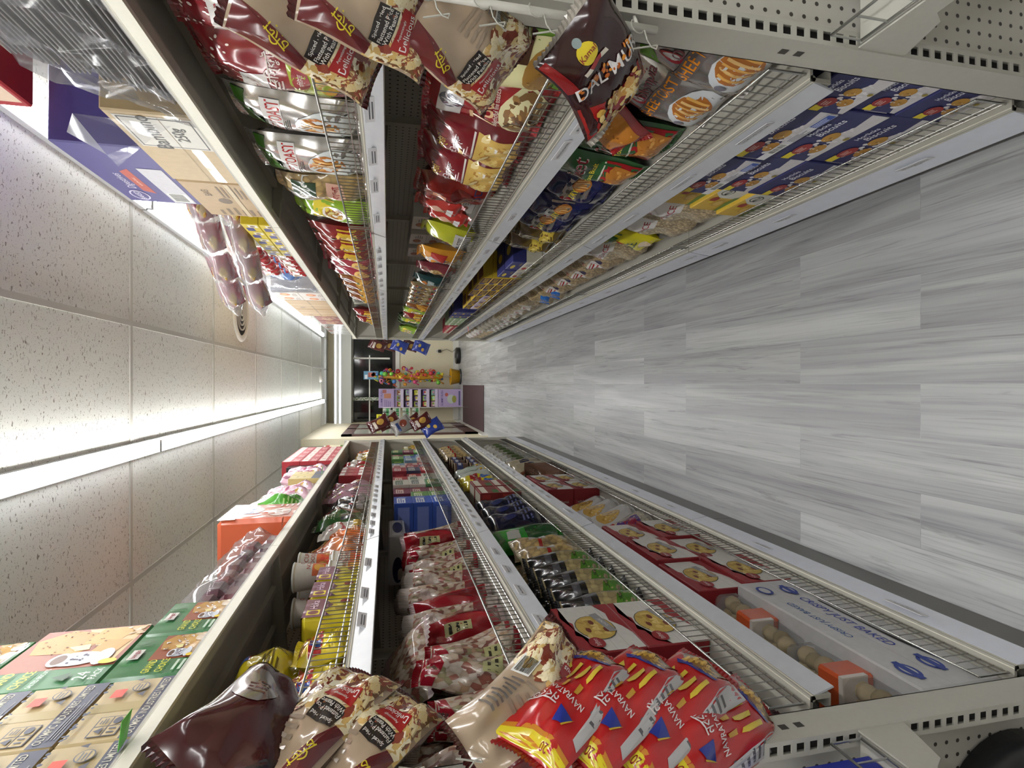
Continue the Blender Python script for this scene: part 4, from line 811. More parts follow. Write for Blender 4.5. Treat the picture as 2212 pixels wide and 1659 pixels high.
def film_bag(name, label, loc, sx, sy, sz, seed, cat='plastic bag', col='cfd2d6'):
    rnd = random.Random(seed); m = MB(); V = []; a, b = 16, 26
    for i in range(a + 1):
        f = i / a; z = sz * f; pin = (1 - .8 * max(0, (f - .75) / .25) ** 1.3) * (.8 + .2 * min(1, f / .12))
        for j in range(b):
            t = 2 * PI * j / b; c_, s_ = math.cos(t), math.sin(t); q = 1 + .05 * math.sin(5 * t + seed + i * .5) + .03 * math.sin(11 * t + i) + rnd.uniform(-.02, .02)
            V.append((sx / 2 * pin * q * math.copysign(abs(c_) ** .6, c_), sy / 2 * pin * q * math.copysign(abs(s_) ** .6, s_), z))
    m.add(V, [(i * b + j, i * b + (j + 1) % b, (i + 1) * b + (j + 1) % b, (i + 1) * b + j) for i in range(a) for j in range(b)], M(col, 'film'), True)
    o = m.build(name); o.location = loc; return tag(o, label, cat)
P_YSP = carton('spice_box', 'spice box', .095, .05, .06, 'c8b322', [('F', 'R', -.8, -.2, .1, .7, '33357a'), ('F', 'R', .2, -.8, .9, .3, 'd9d6c6'), ('F', 'E', .5, -.2, .2, .3, '6a4a20'), ('T', 'R', -.7, -.7, .7, .7, 'd2c042')])
for i in range(5):
    for j in range(2): shelf(P_YSP, 'R', 'T', 2.21 + i * .1, 'yellow spice box stacked on the shelf, %s layer' % ('bottom', 'top')[j], .03, dz=.001 + j * .061)
P_RWP = pouch('spice_pack', 'spice pack', .15, .13, .05, '9c1f2a', [('F', 'R', -.8, -.3, .8, .4, 'd6d2cf'), ('F', 'E', 0, 0, .4, .3, 'b8a08c'), ('F', 'T', 'মসলা', 0, .65, .2, .6, 0, 0, 'ead9d4')], 'foil', 77)
for i, y in enumerate((2.75, 2.885, 3.02, 3.155)):
    for j in range(2): shelf(P_RWP, 'R', 'T', y, 'red and white pouch past the yellow boxes, %s row' % ('lower', 'upper')[j], .035, dz=.001 + j * .145, lean=-6, sc=.86)
P_BLUEP = pouch('snack_pack', 'snack pack', .2, .26, .1, '4a7ab8', [('F', 'R', -.8, -.3, .8, .3, 'b9c9dc'), ('F', 'S', -.6, -.2, .6, .2, 4, '2c4c8a')], 'foil', 79)
for y in (3.375, 3.545): shelf(P_BLUEP, 'R', 'T', y, 'blue pack inside the grey plastic bag', .075, dz=.12, lean=-4, sc=.78)
film_bag('grey_plastic_bag', 'translucent grey bag around blue packs at the shelf edge', (.675, 3.46, 1.85), .22, .46, .46, 8, col='aab2c0')
P_ORB = carton('snack_box', 'snack box', .16, .2, .16, 'cbc5bd', [('F', 'E', 0, .1, .6, .4, 'c06a34'), ('F', 'E', 0, .15, .3, .2, 'd9a060'), ('F', 'S', -.7, -.8, .7, -.4, 3, '7d6a60')])
for i in range(2):
    for j in range(2): shelf(P_ORB, 'R', 'T', 3.79 + i * .165, 'white box with orange oval picture, %s layer' % ('bottom', 'top')[j], .03, dz=.001 + j * .161, far=True)
P_CASE = carton('cardboard_case', 'cardboard case', .44, .34, .30, 'a98a5c', [('F', 'R', -.98, -.05, .98, .03, '8a6f48'), ('F', 'R', -.06, -.98, .06, .98, 'bfa97e'), ('F', 'E', -.6, .5, .1, .14, '6b5230'), ('T', 'R', -.98, -.05, .98, .05, 'c9b993')])
shelf(P_CASE, 'R', 'T', 4.27, 'kraft case with tape seam', .03); shelf(P_CASE, 'R', 'T', 4.73, 'kraft case with tape seam', .03)
P_DRK = carton('snack_case', 'snack case', .3, .3, .22, '7a2a22', [('F', 'N', -.9, -.8, .9, .8, 24, .03, ['b08a54', '5c1c1a', 'd0b488', '8a3a2c'])], 'card', 81)
for y in (5.11, 5.43): shelf(P_DRK, 'R', 'T', y, 'dark red patterned case toward the far end', .03, far=True)
P_TRAY = carton('drink_case', 'drink case', .36, .3, .24, 'c4c8c4', [('F', 'R', -.98, .3, -.4, .98, '9c1f24'), ('F', 'S', -.3, -.9, .9, .8, 7, '8a928c'), ('F', 'P', [(-.6, -.9), (-.2, -.9), (-.2, -.5)], '9c1f24')], 'foil', 83)
for y in (5.78, 6.15, 6.52): shelf(P_TRAY, 'R', 'T', y, 'white and red wrapped case at the far end', .03, far=True)
# ------------------------------------------------------------------ left-hand shelves
# --- top shelf: cases up to the ceiling
P_KRAFT = carton('biscuit_case', 'biscuit case', .205, .33, .134, 'a8946a', [('F', 'R', -.12, -.98, .16, .98, 'foil:b3a37c'), ('F', 'R', -.98, -.98, .98, -.38, '2c2f48'), ('F', 'R', -.12, -.98, .16, -.38, 'foil:4a4858'),
    ('F', 'T', 'OLYMPIC INDUSTRIES LIMITED', 0, -.55, .2, .9, 0, 0, 'b9b4a4'), ('F', 'S', -.8, -.92, .8, -.7, 3, '7d7c84'), ('F', 'R', -.88, -.26, -.3, .42, '38384a'), ('F', 'R', -.86, -.23, -.32, .39, 'a8946a'), ('F', 'R', -.6, -.23, -.58, .39, '38384a'), ('F', 'R', -.86, .07, -.32, .09, '38384a'), ('F', 'R', -.8, -.16, -.76, .0, '38384a'), ('F', 'R', -.7, -.16, -.66, .0, '38384a'), ('F', 'E', -.46, -.08, .1, .1, '38384a'), ('F', 'P', [(-.82, .14), (-.64, .14), (-.73, .33)], '38384a'), ('F', 'S', -.54, .14, -.38, .33, 3, '38384a'),
    ('F', 'E', .62, .02, .16, .22, '4a4a58'), ('F', 'E', .62, .02, .14, .19, 'a8946a'), ('F', 'S', .5, -.1, .74, .14, 3, '5a5a66'), ('F', 'P', [(.26, -.22), (.44, -.22), (.35, -.02)], '38384a'), ('F', 'P', [(.82, .1), (.94, .1), (.88, .3)], '38384a'), ('F', 'N', -.95, .82, .95, .92, 20, .004, ['2c3450']),
    ('F', 'R', .28, .32, .56, .64, 'd2402c')], 'card', 91, .004)
TAPE = M('c9bfa4', 'film')
for i, y in enumerate((.945, 1.152)):
    for j in range(3 + (0 if i else 0)): shelf(P_KRAFT, 'L', 'T', y, 'kraft biscuit case with navy band, %s layer' % ('bottom', 'second', 'third')[j], .03, dz=.001 + j * .1355)
CR = ['b8924c', 'a87c38', 'c9a45c']
def cracker(big):
    if big: X0, X1, Y0_, Y1 = -.42, .97, -.95, .95
    else: X0, X1, Y0_, Y1 = -.3, .9, -.8, .25
    q = lambda x, y: (X0 + (X1 - X0) * x, Y0_ + (Y1 - Y0_) * y)
    pw, phh = (X1 - X0), (Y1 - Y0_)
    f = [('F', 'R', X0, Y0_, X1, Y1, '8a4a34'), ('F', 'P', [q(.1, .05), q(.98, .02), q(.98, .6), q(.4, .3)], 'c0a070'), ('F', 'P', [q(.35, .45), q(.8, .3), q(.99, .75), q(.75, .98), q(.4, .9)], 'a87c38'), ('F', 'P', [q(.5, .2), q(.95, .1), q(.98, .45), q(.6, .5)], 'b58c44'), ('F', 'P', [q(.3, .1), q(.6, .05), q(.65, .3), q(.35, .35)], 'b08238'),
         ('F', 'P', [q(.42, .38), q(.56, .42), q(.52, .6), q(.4, .5)], 'd6cc8c'), ('F', 'N', q(.35, 0)[0], q(0, .3)[1], q(.95, 0)[0], q(0, .9)[1], 26, .0035, ['7d5424', '6b4519']), ('F', 'N', q(.7, 0)[0], q(0, .02)[1], q(.97, 0)[0], q(0, .2)[1], 10, .010, ['c9b9a4', 'b59c78']),
         ('F', 'E', *q(.2, .4), .16 * pw, .24 * phh, 'b4b9c2'), ('F', 'E', *q(.2, .55), .15 * pw, .09 * phh, 'cfd3da'), ('F', 'E', *q(.2, .55), .11 * pw, .06 * phh, '5a3a2c'), ('F', 'E', *q(.2, .17), .19 * pw, .08 * phh, 'c3c8d0'), ('F', 'N', q(.1, 0)[0], q(0, .3)[1], q(.3, 0)[0], q(0, .48)[1], 12, .004, ['3c2a4a']), ('F', 'E', *q(.07, .08), .06 * pw, .08 * phh, 'd6b52c')]
    if big: f += [('F', 'T', 'GRAND', -.7, .62, .2, .24, 0, 0, 'd2c63c'), ('F', 'T', 'CHOICE', -.7, .3, .2, .24, 0, 0, 'd2c63c'), ('F', 'T', 'SALTED BISCUITS', -.7, .05, .08, .26, 0, 0, 'b9c9b9'), ('F', 'P', [(-.85, -.4), (-.6, -.4), (-.72, -.15)], '1f4a2a'), ('F', 'T', '24', -.75, -.62, .2, .12, 0, 0, 'c9d6c9'), ('F', 'T', 'PACK', -.72, -.84, .12, .16, 0, 0, 'c9d6c9')]
    else: f += [('F', 'T', 'GRAND', -.64, .05, .2, .28, 0, 0, 'd2c63c'), ('F', 'T', 'CHOICE', -.64, -.25, .2, .28, 0, 0, 'd2c63c'), ('F', 'R', -.25, .5, .2, .78, 'c9c4c0'), ('F', 'T', 'bangas', -.02, .64, .16, .2, 0, 0, '8f2a3c'), ('F', 'S', -.9, -.8, -.4, -.5, 2, 'b9c9b9'), ('F', 'R', .4, .45, .44, .85, '1f4a2a'), ('F', 'R', .6, .45, .64, .85, '1f4a2a'), ('F', 'S', -.2, -.95, .8, -.85, 1, 'c9d6c9')]
    return carton('biscuit_case', 'biscuit case', *((.29, .33, .235) if big else (.2, .33, .165)), '2f6a3c', f, 'foil' if not big else 'card', 93 + big, .006)
P_GC, P_GCB = cracker(0), cracker(1)
for i, y in enumerate((1.362, 1.566)): shelf(P_GC, 'L', 'T', y, 'green cracker case wrapped in film', .03, dz=.001)
shelf(P_GCB, 'L', 'T', 1.405, 'large green cracker case with teacup picture', .035, dz=.168)
shelf(P_GC, 'L', 'T', 1.42, 'green cracker case lying on top of the teacup one', .04, dz=.405)
t = empty('wrapped_bundle', (-.705, 2.07, 1.849)); tag(t, 'long bundle of maroon packets in shiny clear wrap on the left top shelf', 'wrapped bundle')
for k in range(6):
    for j in range(2):
        m = MB(); m.box(-.085 + j * .004, -.34 + k * .115, .012 + j * .075, .085 - j * .02, -.34 + k * .115 + .105, .08 + j * .075, M(('5a1c2a', '4a2030', '6b2a34')[k % 3], 'foil'), .02); m.build('packet', t)
m = MB(); n = 26; V = []
for i in range(n + 1):
    y = -.40 + .80 * i / n; en = min(1, .35 + .65 * min(1, min(i, n - i) / 3.0))
    for j in range(20):
        a = 2 * PI * j / 20; r = 1 + .05 * math.sin(6 * a + i * .9) + .04 * math.sin(13 * a - i)
        V.append((.118 * math.cos(a) * r * en, y, .098 + .096 * math.sin(a) * r * en * (.98)))
m.add(V, [(i * 20 + j, i * 20 + (j + 1) % 20, (i + 1) * 20 + (j + 1) % 20, (i + 1) * 20 + j) for i in range(n) for j in range(20)], M('8f8a8e', 'film', .1), True); m.build('plastic_wrap', t)
P_YRED = carton('food_carton', 'food carton', .34, .13, .105, 'b59a54', [('F', 'R', -.98, -.98, .98, -.35, '8f3a2c'), ('F', 'T', '合益', .3, .45, .5, .25, 0, 0, '8f3a2c'), ('F', 'R', .55, .25, .68, .7, '8f2a24'), ('F', 'R', -.98, .2, .98, .28, 'd6c490'), ('T', 'R', -.95, -.95, .95, .95, '9c4430')], 'card', 95, .004)
for i, y in enumerate((2.30, 2.30)): shelf(P_YRED, 'L', 'T', 2.45, 'gold and brick red carton, %s of two' % ('lower', 'upper')[i], .27, dz=.001 + i * .106)
shelf(P_YRED, 'L', 'T', 2.07, 'gold and brick red carton behind the wrapped bundle', .27, dz=.001)
P_ORP = carton('noodle_pack', 'noodle pack', .32, .28, .33, 'b8583a', [('F', 'R', -.98, .55, .98, .98, 'c9c6c2'), ('F', 'R', -.3, .1, .5, .98, '2a6ab0'), ('F', 'E', .1, .15, .3, .14, 'cfc9c4'), ('F', 'E', -.2, -.45, .5, .3, 'd0ccc4'), ('F', 'N', -.6, -.7, .3, -.2, 18, .018, ['8f2f2c', 'b5523c', 'dcd6cc']), ('F', 'S', .5, -.9, .95, -.3, 4, 'dcd2cc')], 'foil', 97, .02)
shelf(P_ORP, 'L', 'T', 2.785, 'orange and white noodle pack with blue sign', .03)
P_GRB = pouch('snack_bag', 'snack bag', .32, .30, .16, '3f8a24', [('F', 'R', -.9, .5, .9, .8, 'b9c4b0'), ('F', 'S', -.8, -.8, .4, -.3, 4, '9cc07a')], 'foil', 99)
P_PINK = pouch('snack_pack', 'snack pack', .30, .30, .14, 'c9a4b4', [('F', 'N', -.8, -.8, .8, .8, 46, .022, ['8a5a6c', 'dcc9d0', 'b0607c', '9c7a2c', 'e2d6da'])], 'foil', 101)
shelf(P_GRB, 'L', 'T', 3.10, 'bright green bag on the shelf front', .03, lean=-4)
for y in (3.37, 3.575): shelf(P_PINK, 'L', 'T', y, 'pink patterned wrapped pack', .03, lean=-4, sz=(.65, 1, 1))
P_KN = carton('snack_case', 'snack case', .14, .3, .21, 'b5a36a', [('F', 'R', -.98, -.98, .98, -.3, '2c3048'), ('F', 'T', 'Perfect', 0, .55, .14, .7, 0, 0, '5c4c2c'), ('F', 'T', 'Bake', 0, .15, .14, .7, 0, 0, '5c4c2c')], 'card', 103)
for y in (3.75, 3.90): shelf(P_KN, 'L', 'T', y, 'small tan case with navy foot', .03)
for y in (4.08, 4.28): shelf(P_PINK, 'L', 'T', y, 'pink pack beyond the tan cases', .03, far=True, sz=(.6, 1, 1))
P_RWC = carton('biscuit_case', 'biscuit case', .24, .3, .13, '9c1f2a', [('F', 'R', -.98, .1, .98, .8, 'cfc6bc'), ('F', 'T', 'PURE', 0, .45, .4, .6, 0, 0, '9c2a2c'), ('F', 'S', -.8, -.8, .2, -.2, 3, 'd0a09c'), ('T', 'R', -.9, -.9, .9, .9, 'c9bda8')], 'card', 105)
for i, y in enumerate((4.62, 4.87, 5.12, 5.37)):
    for j in range(3): shelf(P_RWC, 'L', 'T', y, 'red and white case, %s layer' % ('bottom', 'middle', 'top')[j], .03, dz=.001 + j * .131, far=True)
P_BLK = carton('crate', 'crate', .12, .3, .34, '1c1e20', [('F', 'E', 0, 0, .4, .15, '7d8286'), ('L', 'E', 0, 0, .3, .18, '7d8286')], 'plastic', 107)
shelf(P_BLK, 'L', 'T', 4.438, 'black printed crate between pink pack and red cases', .06)
P_GCAN = cup('food_can', 'food can', .08, .08, .2, '6a8a3c', [('F', 'R', -.3, -.5, .3, .5, 'c9c4a4'), ('F', 'R', -.6, .5, .6, .8, '9c2a2c')])
shelf(P_GCAN, 'L', 'T', 5.62, 'green and cream can at the far end', .03)
# --- eye-level shelf
P_MAGGI = pouch('noodle_pack', 'noodle pack', .15, .115, .085, 'c9b51e', [('F', 'R', -.9, -.05, .9, .5, '8f1a1c'), ('F', 'R', -.55, .02, .0, .46, '2a4a8c'), ('F', 'T', '2-MIN', -.28, .3, .13, .26, 0, 0, 'dde0ea'), ('F', 'T', 'MASALA', .42, .24, .2, .42, 0, 0, 'd9c02e'), ('F', 'N', -.8, .6, .8, .9, 18, .012, ['b08a3c', '7d3a1c', 'd9bc5c']), ('F', 'S', -.8, -.85, .8, -.3, 4, 'a08a1c')], 'foil', 111)
P_MAGB = pouch('noodle_pack', 'noodle pack', .27, .19, .12, 'c9b822', [('F', 'E', -.5, .45, .22, .26, '8f1f1c'), ('F', 'R', .0, .2, .9, .8, '8f1f1c'), ('F', 'R', .0, .24, .35, .76, '2f5490'), ('F', 'T', 'MASALA', .62, .5, .22, .24, 0, 0, 'd9c63c'), ('F', 'R', -.85, -.7, -.65, .0, '7d1f1c'), ('F', 'S', -.45, -.8, .8, -.1, 5, '6a5a14')], 'foil', 113)
for i, y in enumerate((1.03, 1.215, 1.40)): shelf(P_MAGGI, 'L', '2', y, 'yellow and red noodle multipack behind the fence', .04, lean=-5, yaw=(4, -3, 2)[i])
shelf(P_MAGB, 'L', '2', 1.395, 'large yellow noodle pack lying on the smaller ones', .035, dz=.122, lean=-8, sz=(1, 1, .76))
shelf(P_MAGB, 'L', '2', 1.10, 'large yellow noodle pack nearest the end post', .045, dz=.122, lean=-10, sz=(.9, 1, .75))
P_PURY = carton('noodle_pack', 'noodle pack', .125, .10, .135, 'b5a82a', [('F', 'P', [(-.98, .98), (.98, .98), (.98, .3), (.2, -.1), (-.4, .2), (-.98, -.1)], '5c1f4c'), ('F', 'R', -.75, .35, -.25, .85, 'cfc22e'), ('F', 'E', -.5, .6, .2, .2, '6a2a3c'), ('F', 'T', 'Haka', .3, .62, .3, .5, 0, .1, 'c9b4c4'), ('F', 'E', .5, -.55, .25, .2, '8a3a2c'), ('F', 'N', -.8, -.9, .3, -.3, 8, .012, ['8f7d24', 'c9bd4c']), ('T', 'R', -.95, -.95, .95, .95, '5c1f4c'), ('T', 'R', -.8, -.5, -.2, .5, 'cfc22e'), ('T', 'T', 'Haka', .35, 0, .5, .6, 0, .1, 'cbb8c8')], 'foil', 115, .01)
for y in (1.56, 1.70, 1.84): shelf(P_PURY, 'L', '2', y, 'purple and yellow noodle pack behind the fence', .035)
P_CUP = cup('noodle_cup', 'noodle cup', .036, .048, .11, 'c9c6bc', [('F', 'R', -.5, -.85, .5, -.1, 'b5562a'), ('F', 'T', 'CUP', 0, .5, .26, .3, 0, 0, '9c3a2c'), ('F', 'T', 'NOODLES', 0, .12, .24, .42, 0, 0, '9c3a2c'), ('F', 'E', .3, -.2, .1, .26, '2f66a8'), ('F', 'E', -.25, -.5, .12, .3, 'b88a3c'), ('F', 'N', -.2, -.8, .2, -.4, 10, .008, ['d0b45c', '9c7a2c', 'b83a2a'])], seed=117)
for i, y in enumerate((1.962, 2.075)):
    for j in range(2): shelf(P_CUP, 'L', '2', y, 'paper noodle cup at the front, %s row' % ('lower', 'upper')[j], .035, dz=.001 + j * .115, yaw=(20, -30)[i])
for i, y in enumerate((1.94, 2.058)): shelf(P_CUP, 'L', '2', y, 'paper noodle cup of the second row, raised', .148, dz=.115, yaw=15)
for i, y in enumerate((1.94, 2.058)): shelf(P_CUP, 'L', '2', y, 'paper noodle cup of the second row, below', .148, dz=.001, yaw=-15)
for i, y in enumerate((1.58, 1.69)):
    shelf(P_CUP, 'L', '2', y, 'paper noodle cup deep in shade behind purple packs', .22, dz=.001); shelf(P_CUP, 'L', '2', y, 'paper noodle cup deep in shade, upper row', .22, dz=.115)
t = empty('cardboard_tray', (-.725, 1.80, 1.5265)); tag(t, 'open brown cardboard tray behind the purple noodle packs', 'cardboard tray')
m = MB(); KB = M('6b5a42', 'card'); m.box(-.035, -.13, 0, .012, .065, .004, KB); m.box(-.035, -.13, 0, -.031, .065, .15, KB); m.box(-.035, -.13, 0, .012, -.126, .15, KB); m.box(-.035, .061, 0, .012, .065, .15, KB); m.build('tray_walls', t)
P_ORM = pouch('noodle_pack', 'noodle pack', .27, .27, .13, 'b9622a', [('F', 'E', -.1, .3, .14, .12, '8f2a1c'), ('F', 'T', 'Noodles', .2, .32, .12, .35, 0, 0, 'dccab4'), ('F', 'R', .35, .05, .75, .25, 'cfae2e'), ('F', 'T', 'CHICKEN', .55, .15, .1, .36, 0, 0, '8f3a1c'), ('F', 'N', -.5, .55, .8, .9, 20, .012, ['d9b060', '8f4a1c', 'cf8a3c'])], 'foil', 119)
shelf(P_ORM, 'L', '2', 2.28, 'large orange noodle multipack', .05, lean=-6, sz=(1, 1, .88))
P_ORS = pouch('noodle_pack', 'noodle pack', .14, .13, .07, 'c06024', [('F', 'E', 0, .2, .3, .3, '8f2a1c'), ('F', 'S', -.6, -.7, .6, -.2, 3, 'dcb48c')], 'foil', 121)
shelf(P_ORS, 'L', '2', 2.48, 'small orange noodle pack beside the large one', .04, lean=-8)
P_WRN = pouch('noodle_pack', 'noodle pack', .19, .19, .09, 'c9c4bc', [('F', 'P', [(-.9, -.3), (.9, .2), (.9, .35), (-.9, -.1)], '9c2a2a'), ('F', 'T', 'KOKA', -.1, .55, .25, .6, 0, 0, '9c2a2a'), ('F', 'R', -.9, -.9, .9, -.5, 'b9962c')], 'foil', 123)
shelf(P_WRN, 'L', '2', 2.63, 'white noodle pack with red stripe', .05, lean=-10)
P_GRR = pouch('noodle_pack', 'noodle pack', .26, .24, .13, '2c5a2c', [('F', 'R', .2, -.9, .95, .95, '7d1a24'), ('F', 'R', -.8, -.6, -.3, .0, '12161a'), ('F', 'S', -.8, .2, .0, .7, 5, 'a8b89c'), ('F', 'E', .6, -.2, .2, .3, 'cfb0ac')], 'foil', 125)
shelf(P_GRR, 'L', '2', 2.86, 'green and dark red noodle multipack', .06, lean=-4)
P_BLKN = pouch('noodle_pack', 'noodle pack', .22, .2, .11, '1c1a1e', [('F', 'T', '불닭', 0, .3, .3, .5, 0, 0, 'cfcac4'), ('F', 'R', -.8, -.8, .8, -.4, '8a8588'), ('F', 'N', -.6, -.4, .6, .0, 10, .014, ['9c2a24', '6a6468'])], 'foil', 127)
for y in (3.08, 3.24): shelf(P_BLKN, 'L', '2', y, 'black noodle pack', .05, lean=-6)
P_PINK2 = pouch('noodle_pack', 'noodle pack', .24, .26, .12, 'b58a9c', [('F', 'T', 'Buld', -.2, -.3, .3, .6, 0, 0, '2c1c24'), ('F', 'E', .4, -.3, .25, .25, '7d4a24'), ('F', 'N', -.8, .1, .8, .9, 26, .018, ['dcc9d0', '9c5a74', '7d6a2c'])], 'foil', 129)
for y in (3.46, 3.68): shelf(P_PINK2, 'L', '2', y, 'pink noodle pack with dark lettering', .05, lean=-6)
P_RBX = carton('food_box', 'food box', .12, .16, .12, '8a141e', [('F', 'R', -.8, .4, .8, .9, 'cfc9c4'), ('F', 'E', 0, -.2, .4, .3, 'b05a4c'), ('T', 'R', -.9, -.9, .9, .9, 'cfc6c0')])
for i, y in enumerate((3.92, 4.05, 4.18)):
    for j in range(2): shelf(P_RBX, 'L', '2', y, 'dark red food box, %s layer' % ('lower', 'upper')[j], .05, dz=.001 + j * .121)
P_REDB = pouch('snack_bag', 'snack bag', .24, .26, .12, '8a1820', [('F', 'R', -.8, .0, .8, .4, 'c9c0ba'), ('F', 'E', .2, -.4, .4, .3, '5c8a54')], 'foil', 131)
for y in (4.42, 4.66): shelf(P_REDB, 'L', '2', y, 'red snack bag with white band', .05, lean=-8, far=True)
P_YEL = pouch('snack_bag', 'snack bag', .2, .2, .09, 'a08424', [('F', 'R', -.9, .1, .9, .5, 'cfcab8'), ('F', 'N', -.8, -.8, .8, 0, 16, .014, ['cfae3c', '7d5a1c'])], 'foil', 133)
for y in (4.92, 5.12): shelf(P_YEL, 'L', '2', y, 'yellow snack bag', .05, lean=-12, far=True)
for y in (5.36, 5.56): shelf(P_ORS, 'L', '2', y, 'orange bag at the far end', .05, lean=-14, far=True, sc=1.5)
# --- middle shelf: clear and red pouches
P_CLP = pouch('sweet_pouch', 'pouch', .125, .215, .065, 'mix:c0a080', [('F', 'R', -.95, -.95, .95, -.6, '8a2830'), ('F', 'P', [(-.9, .3), (.5, .45), (.4, .7), (-.9, .6)], 'b8a8a0')], 'foil', 141, seal='b9b0ac', sealw=.03, wr=1.9, taper=.5, flat=.8)
P_CLP2 = pouch('sweet_pouch', 'pouch', .125, .215, .065, 'mix:b08a6a', [('F', 'P', [(-.95, .75), (0, .55), (.95, .78), (.95, .97), (-.95, .97)], '96182a'), ('F', 'R', -.4, -.6, .4, -.2, 'a8a878'), ('F', 'S', -.35, -.55, .35, -.25, 2, '2c2c20')], 'foil', 143, seal='8a1420', wr=1.9, taper=.5, flat=.8)
P_RDP = pouch('sweet_pouch', 'pouch', .125, .215, .065, '8a1420', [('F', 'R', -.5, -.2, .1, .5, 'a8a478'), ('F', 'S', -.45, -.15, .05, .45, 3, '20201a'), ('F', 'P', [(.2, -.9), (.9, -.9), (.9, .2)], '6a0f1a')], 'foil', 145, seal='c0aeb0', wr=1.6, taper=.35, flat=.7)
rnd = random.Random(12)
rows = [(.93, 3)] + [(1.02 + .094 * k, 3) for k in range(16)]
for k, (y, nn) in enumerate(rows):
    for j in range(nn):
        p = (P_CLP, P_CLP2, P_CLP, P_RDP, P_CLP2)[(k * 2 + j * 3 + k // 4) % 5]
        d = {P_CLP: 'clear pouch of mixed sweets with red foot', P_CLP2: 'clear sweets pouch with red top', P_RDP: 'all-red pouch with pale label'}[p]
        shelf(p, 'L', '3', y, d + (', front row', ', second row', ', rear row')[j], .06 + .085 * j + rnd.uniform(0, .02), lean=rnd.uniform(-9, 2), yaw=rnd.uniform(-80, -25), roll=rnd.uniform(-9, 9), dz=.001, sc=rnd.uniform(.95, 1.15))
P_CLM = pouch('zip_bag', 'clear bag', .22, .24, .06, 'mix:b89a8a', [('F', 'R', -.9, .0, .9, .92, 'a08484'), ('F', 'R', .0, .55, .4, .75, '96241c'), ('F', 'T', 'M', .2, .65, .16, .2, 0, 0, 'd6b08c'), ('F', 'R', .45, .6, .85, .72, 'b08a3c')], 'foil', 147, seal='c4b4b4')
lie(P_CLM, 'L', '3', 1.36, 'large clear bag lying on the red pouches', .10, .235, rx=-62, rz=-30)
t = empty('perforated_tray_stack', (-.86, 2.70, 1.1135)); tag(t, 'stacked white dotted trays with dark oval handles behind the red pouches', 'tray stack')
DOT = M('b9bcc4', 'plastic'); OV = M('1c2050', 'plastic')
for k in range(4):
    m = MB(); z = k * .082; m.box(-.07, -.13, z, .16 if k == 3 else .05, .16, z + .078, DOT, .006)
    x = .0505 if k < 3 else .1605
    m.add([(x, .015 + .10 * math.cos(a), z + .036 + .024 * math.sin(a)) for a in [2 * PI * q / 20 for q in range(20)]], [tuple(range(20))], OV)
    m.add([(-.0 + .06 * math.cos(a) , -.1306, z + .036 + .024 * math.sin(a)) for a in [2 * PI * q / 20 for q in range(20)]], [tuple(range(20))], OV)
    for q in range(26):
        for r in range(3):
            yy = -.12 + q * .0108; zz = z + .008 + r * .005 + (.045 if r == 2 else 0); m.add([(x + .0004, yy, zz), (x + .0004, yy + .004, zz), (x + .0004, yy + .004, zz + .003), (x + .0004, yy, zz + .003)], [(0, 1, 2, 3)], M('4a4c58', 'plastic'))
    m.build('tray', t)
BXC = [('2a4aa0', 'd0d4dc', '6a7ab8'), ('5a8a4a', 'cfd6b8', '8fae5a'), ('6a2a44', 'c9b8b0', '8a3a2c'), ('3c6a44', 'c9c49a', '9cb45a'), ('c0bdb4', '5a6a6a', '8a8a84'), ('b9b6ac', '2f5c4c', '8a8e80'), ('8a1c28', 'c9b9ac', 'b04a3c'), ('2c2f4c', 'b0b0a8', '6a6a80'), ('8a2434', 'cfc4bc', 'a83c44'), ('b8a8a0', '8a2434', '9c6a64'), ('6a8aa0', 'cfd0c9', '3c5a7a')]
PB = [carton('tea_box', 'packet box', .175, .22, .098, a, [('F', 'R', -.9, -.2, .5, .7, b), ('F', 'E', .6, .1, .25, .5, c), ('F', 'S', -.8, -.1, .3, .6, 3, a), ('T', 'R', -.95, -.9, .95, .3, b), ('L', 'R', -.8, -.6, .8, .6, c)], 'card', 150 + i) for i, (a, b, c) in enumerate(BXC)]
CN = ['blue and white', 'green and cream', 'plum and tan', 'dark green', 'pale grey', 'white and green', 'red and tan', 'navy and grey', 'red and white', 'beige and red', 'steel blue']
for k in range(14):
    for j in range(3):
        q = (k + j * (k > 2)) % 11 if k else 0
        if j == 2 and k % 4 == 1: continue
        shelf(PB[q], 'L', '3', 2.96 + k * .178, '%s packet box, %s layer' % (CN[q], ('lowest', 'middle', 'top')[j]), .045 + .01 * (k % 3), dz=.001 + j * .099, far=k > 6)
for y in (5.46, 5.6): shelf(P_YEL, 'L', '3', y, 'gold snack bag at the far end', .05, lean=-12, far=True)
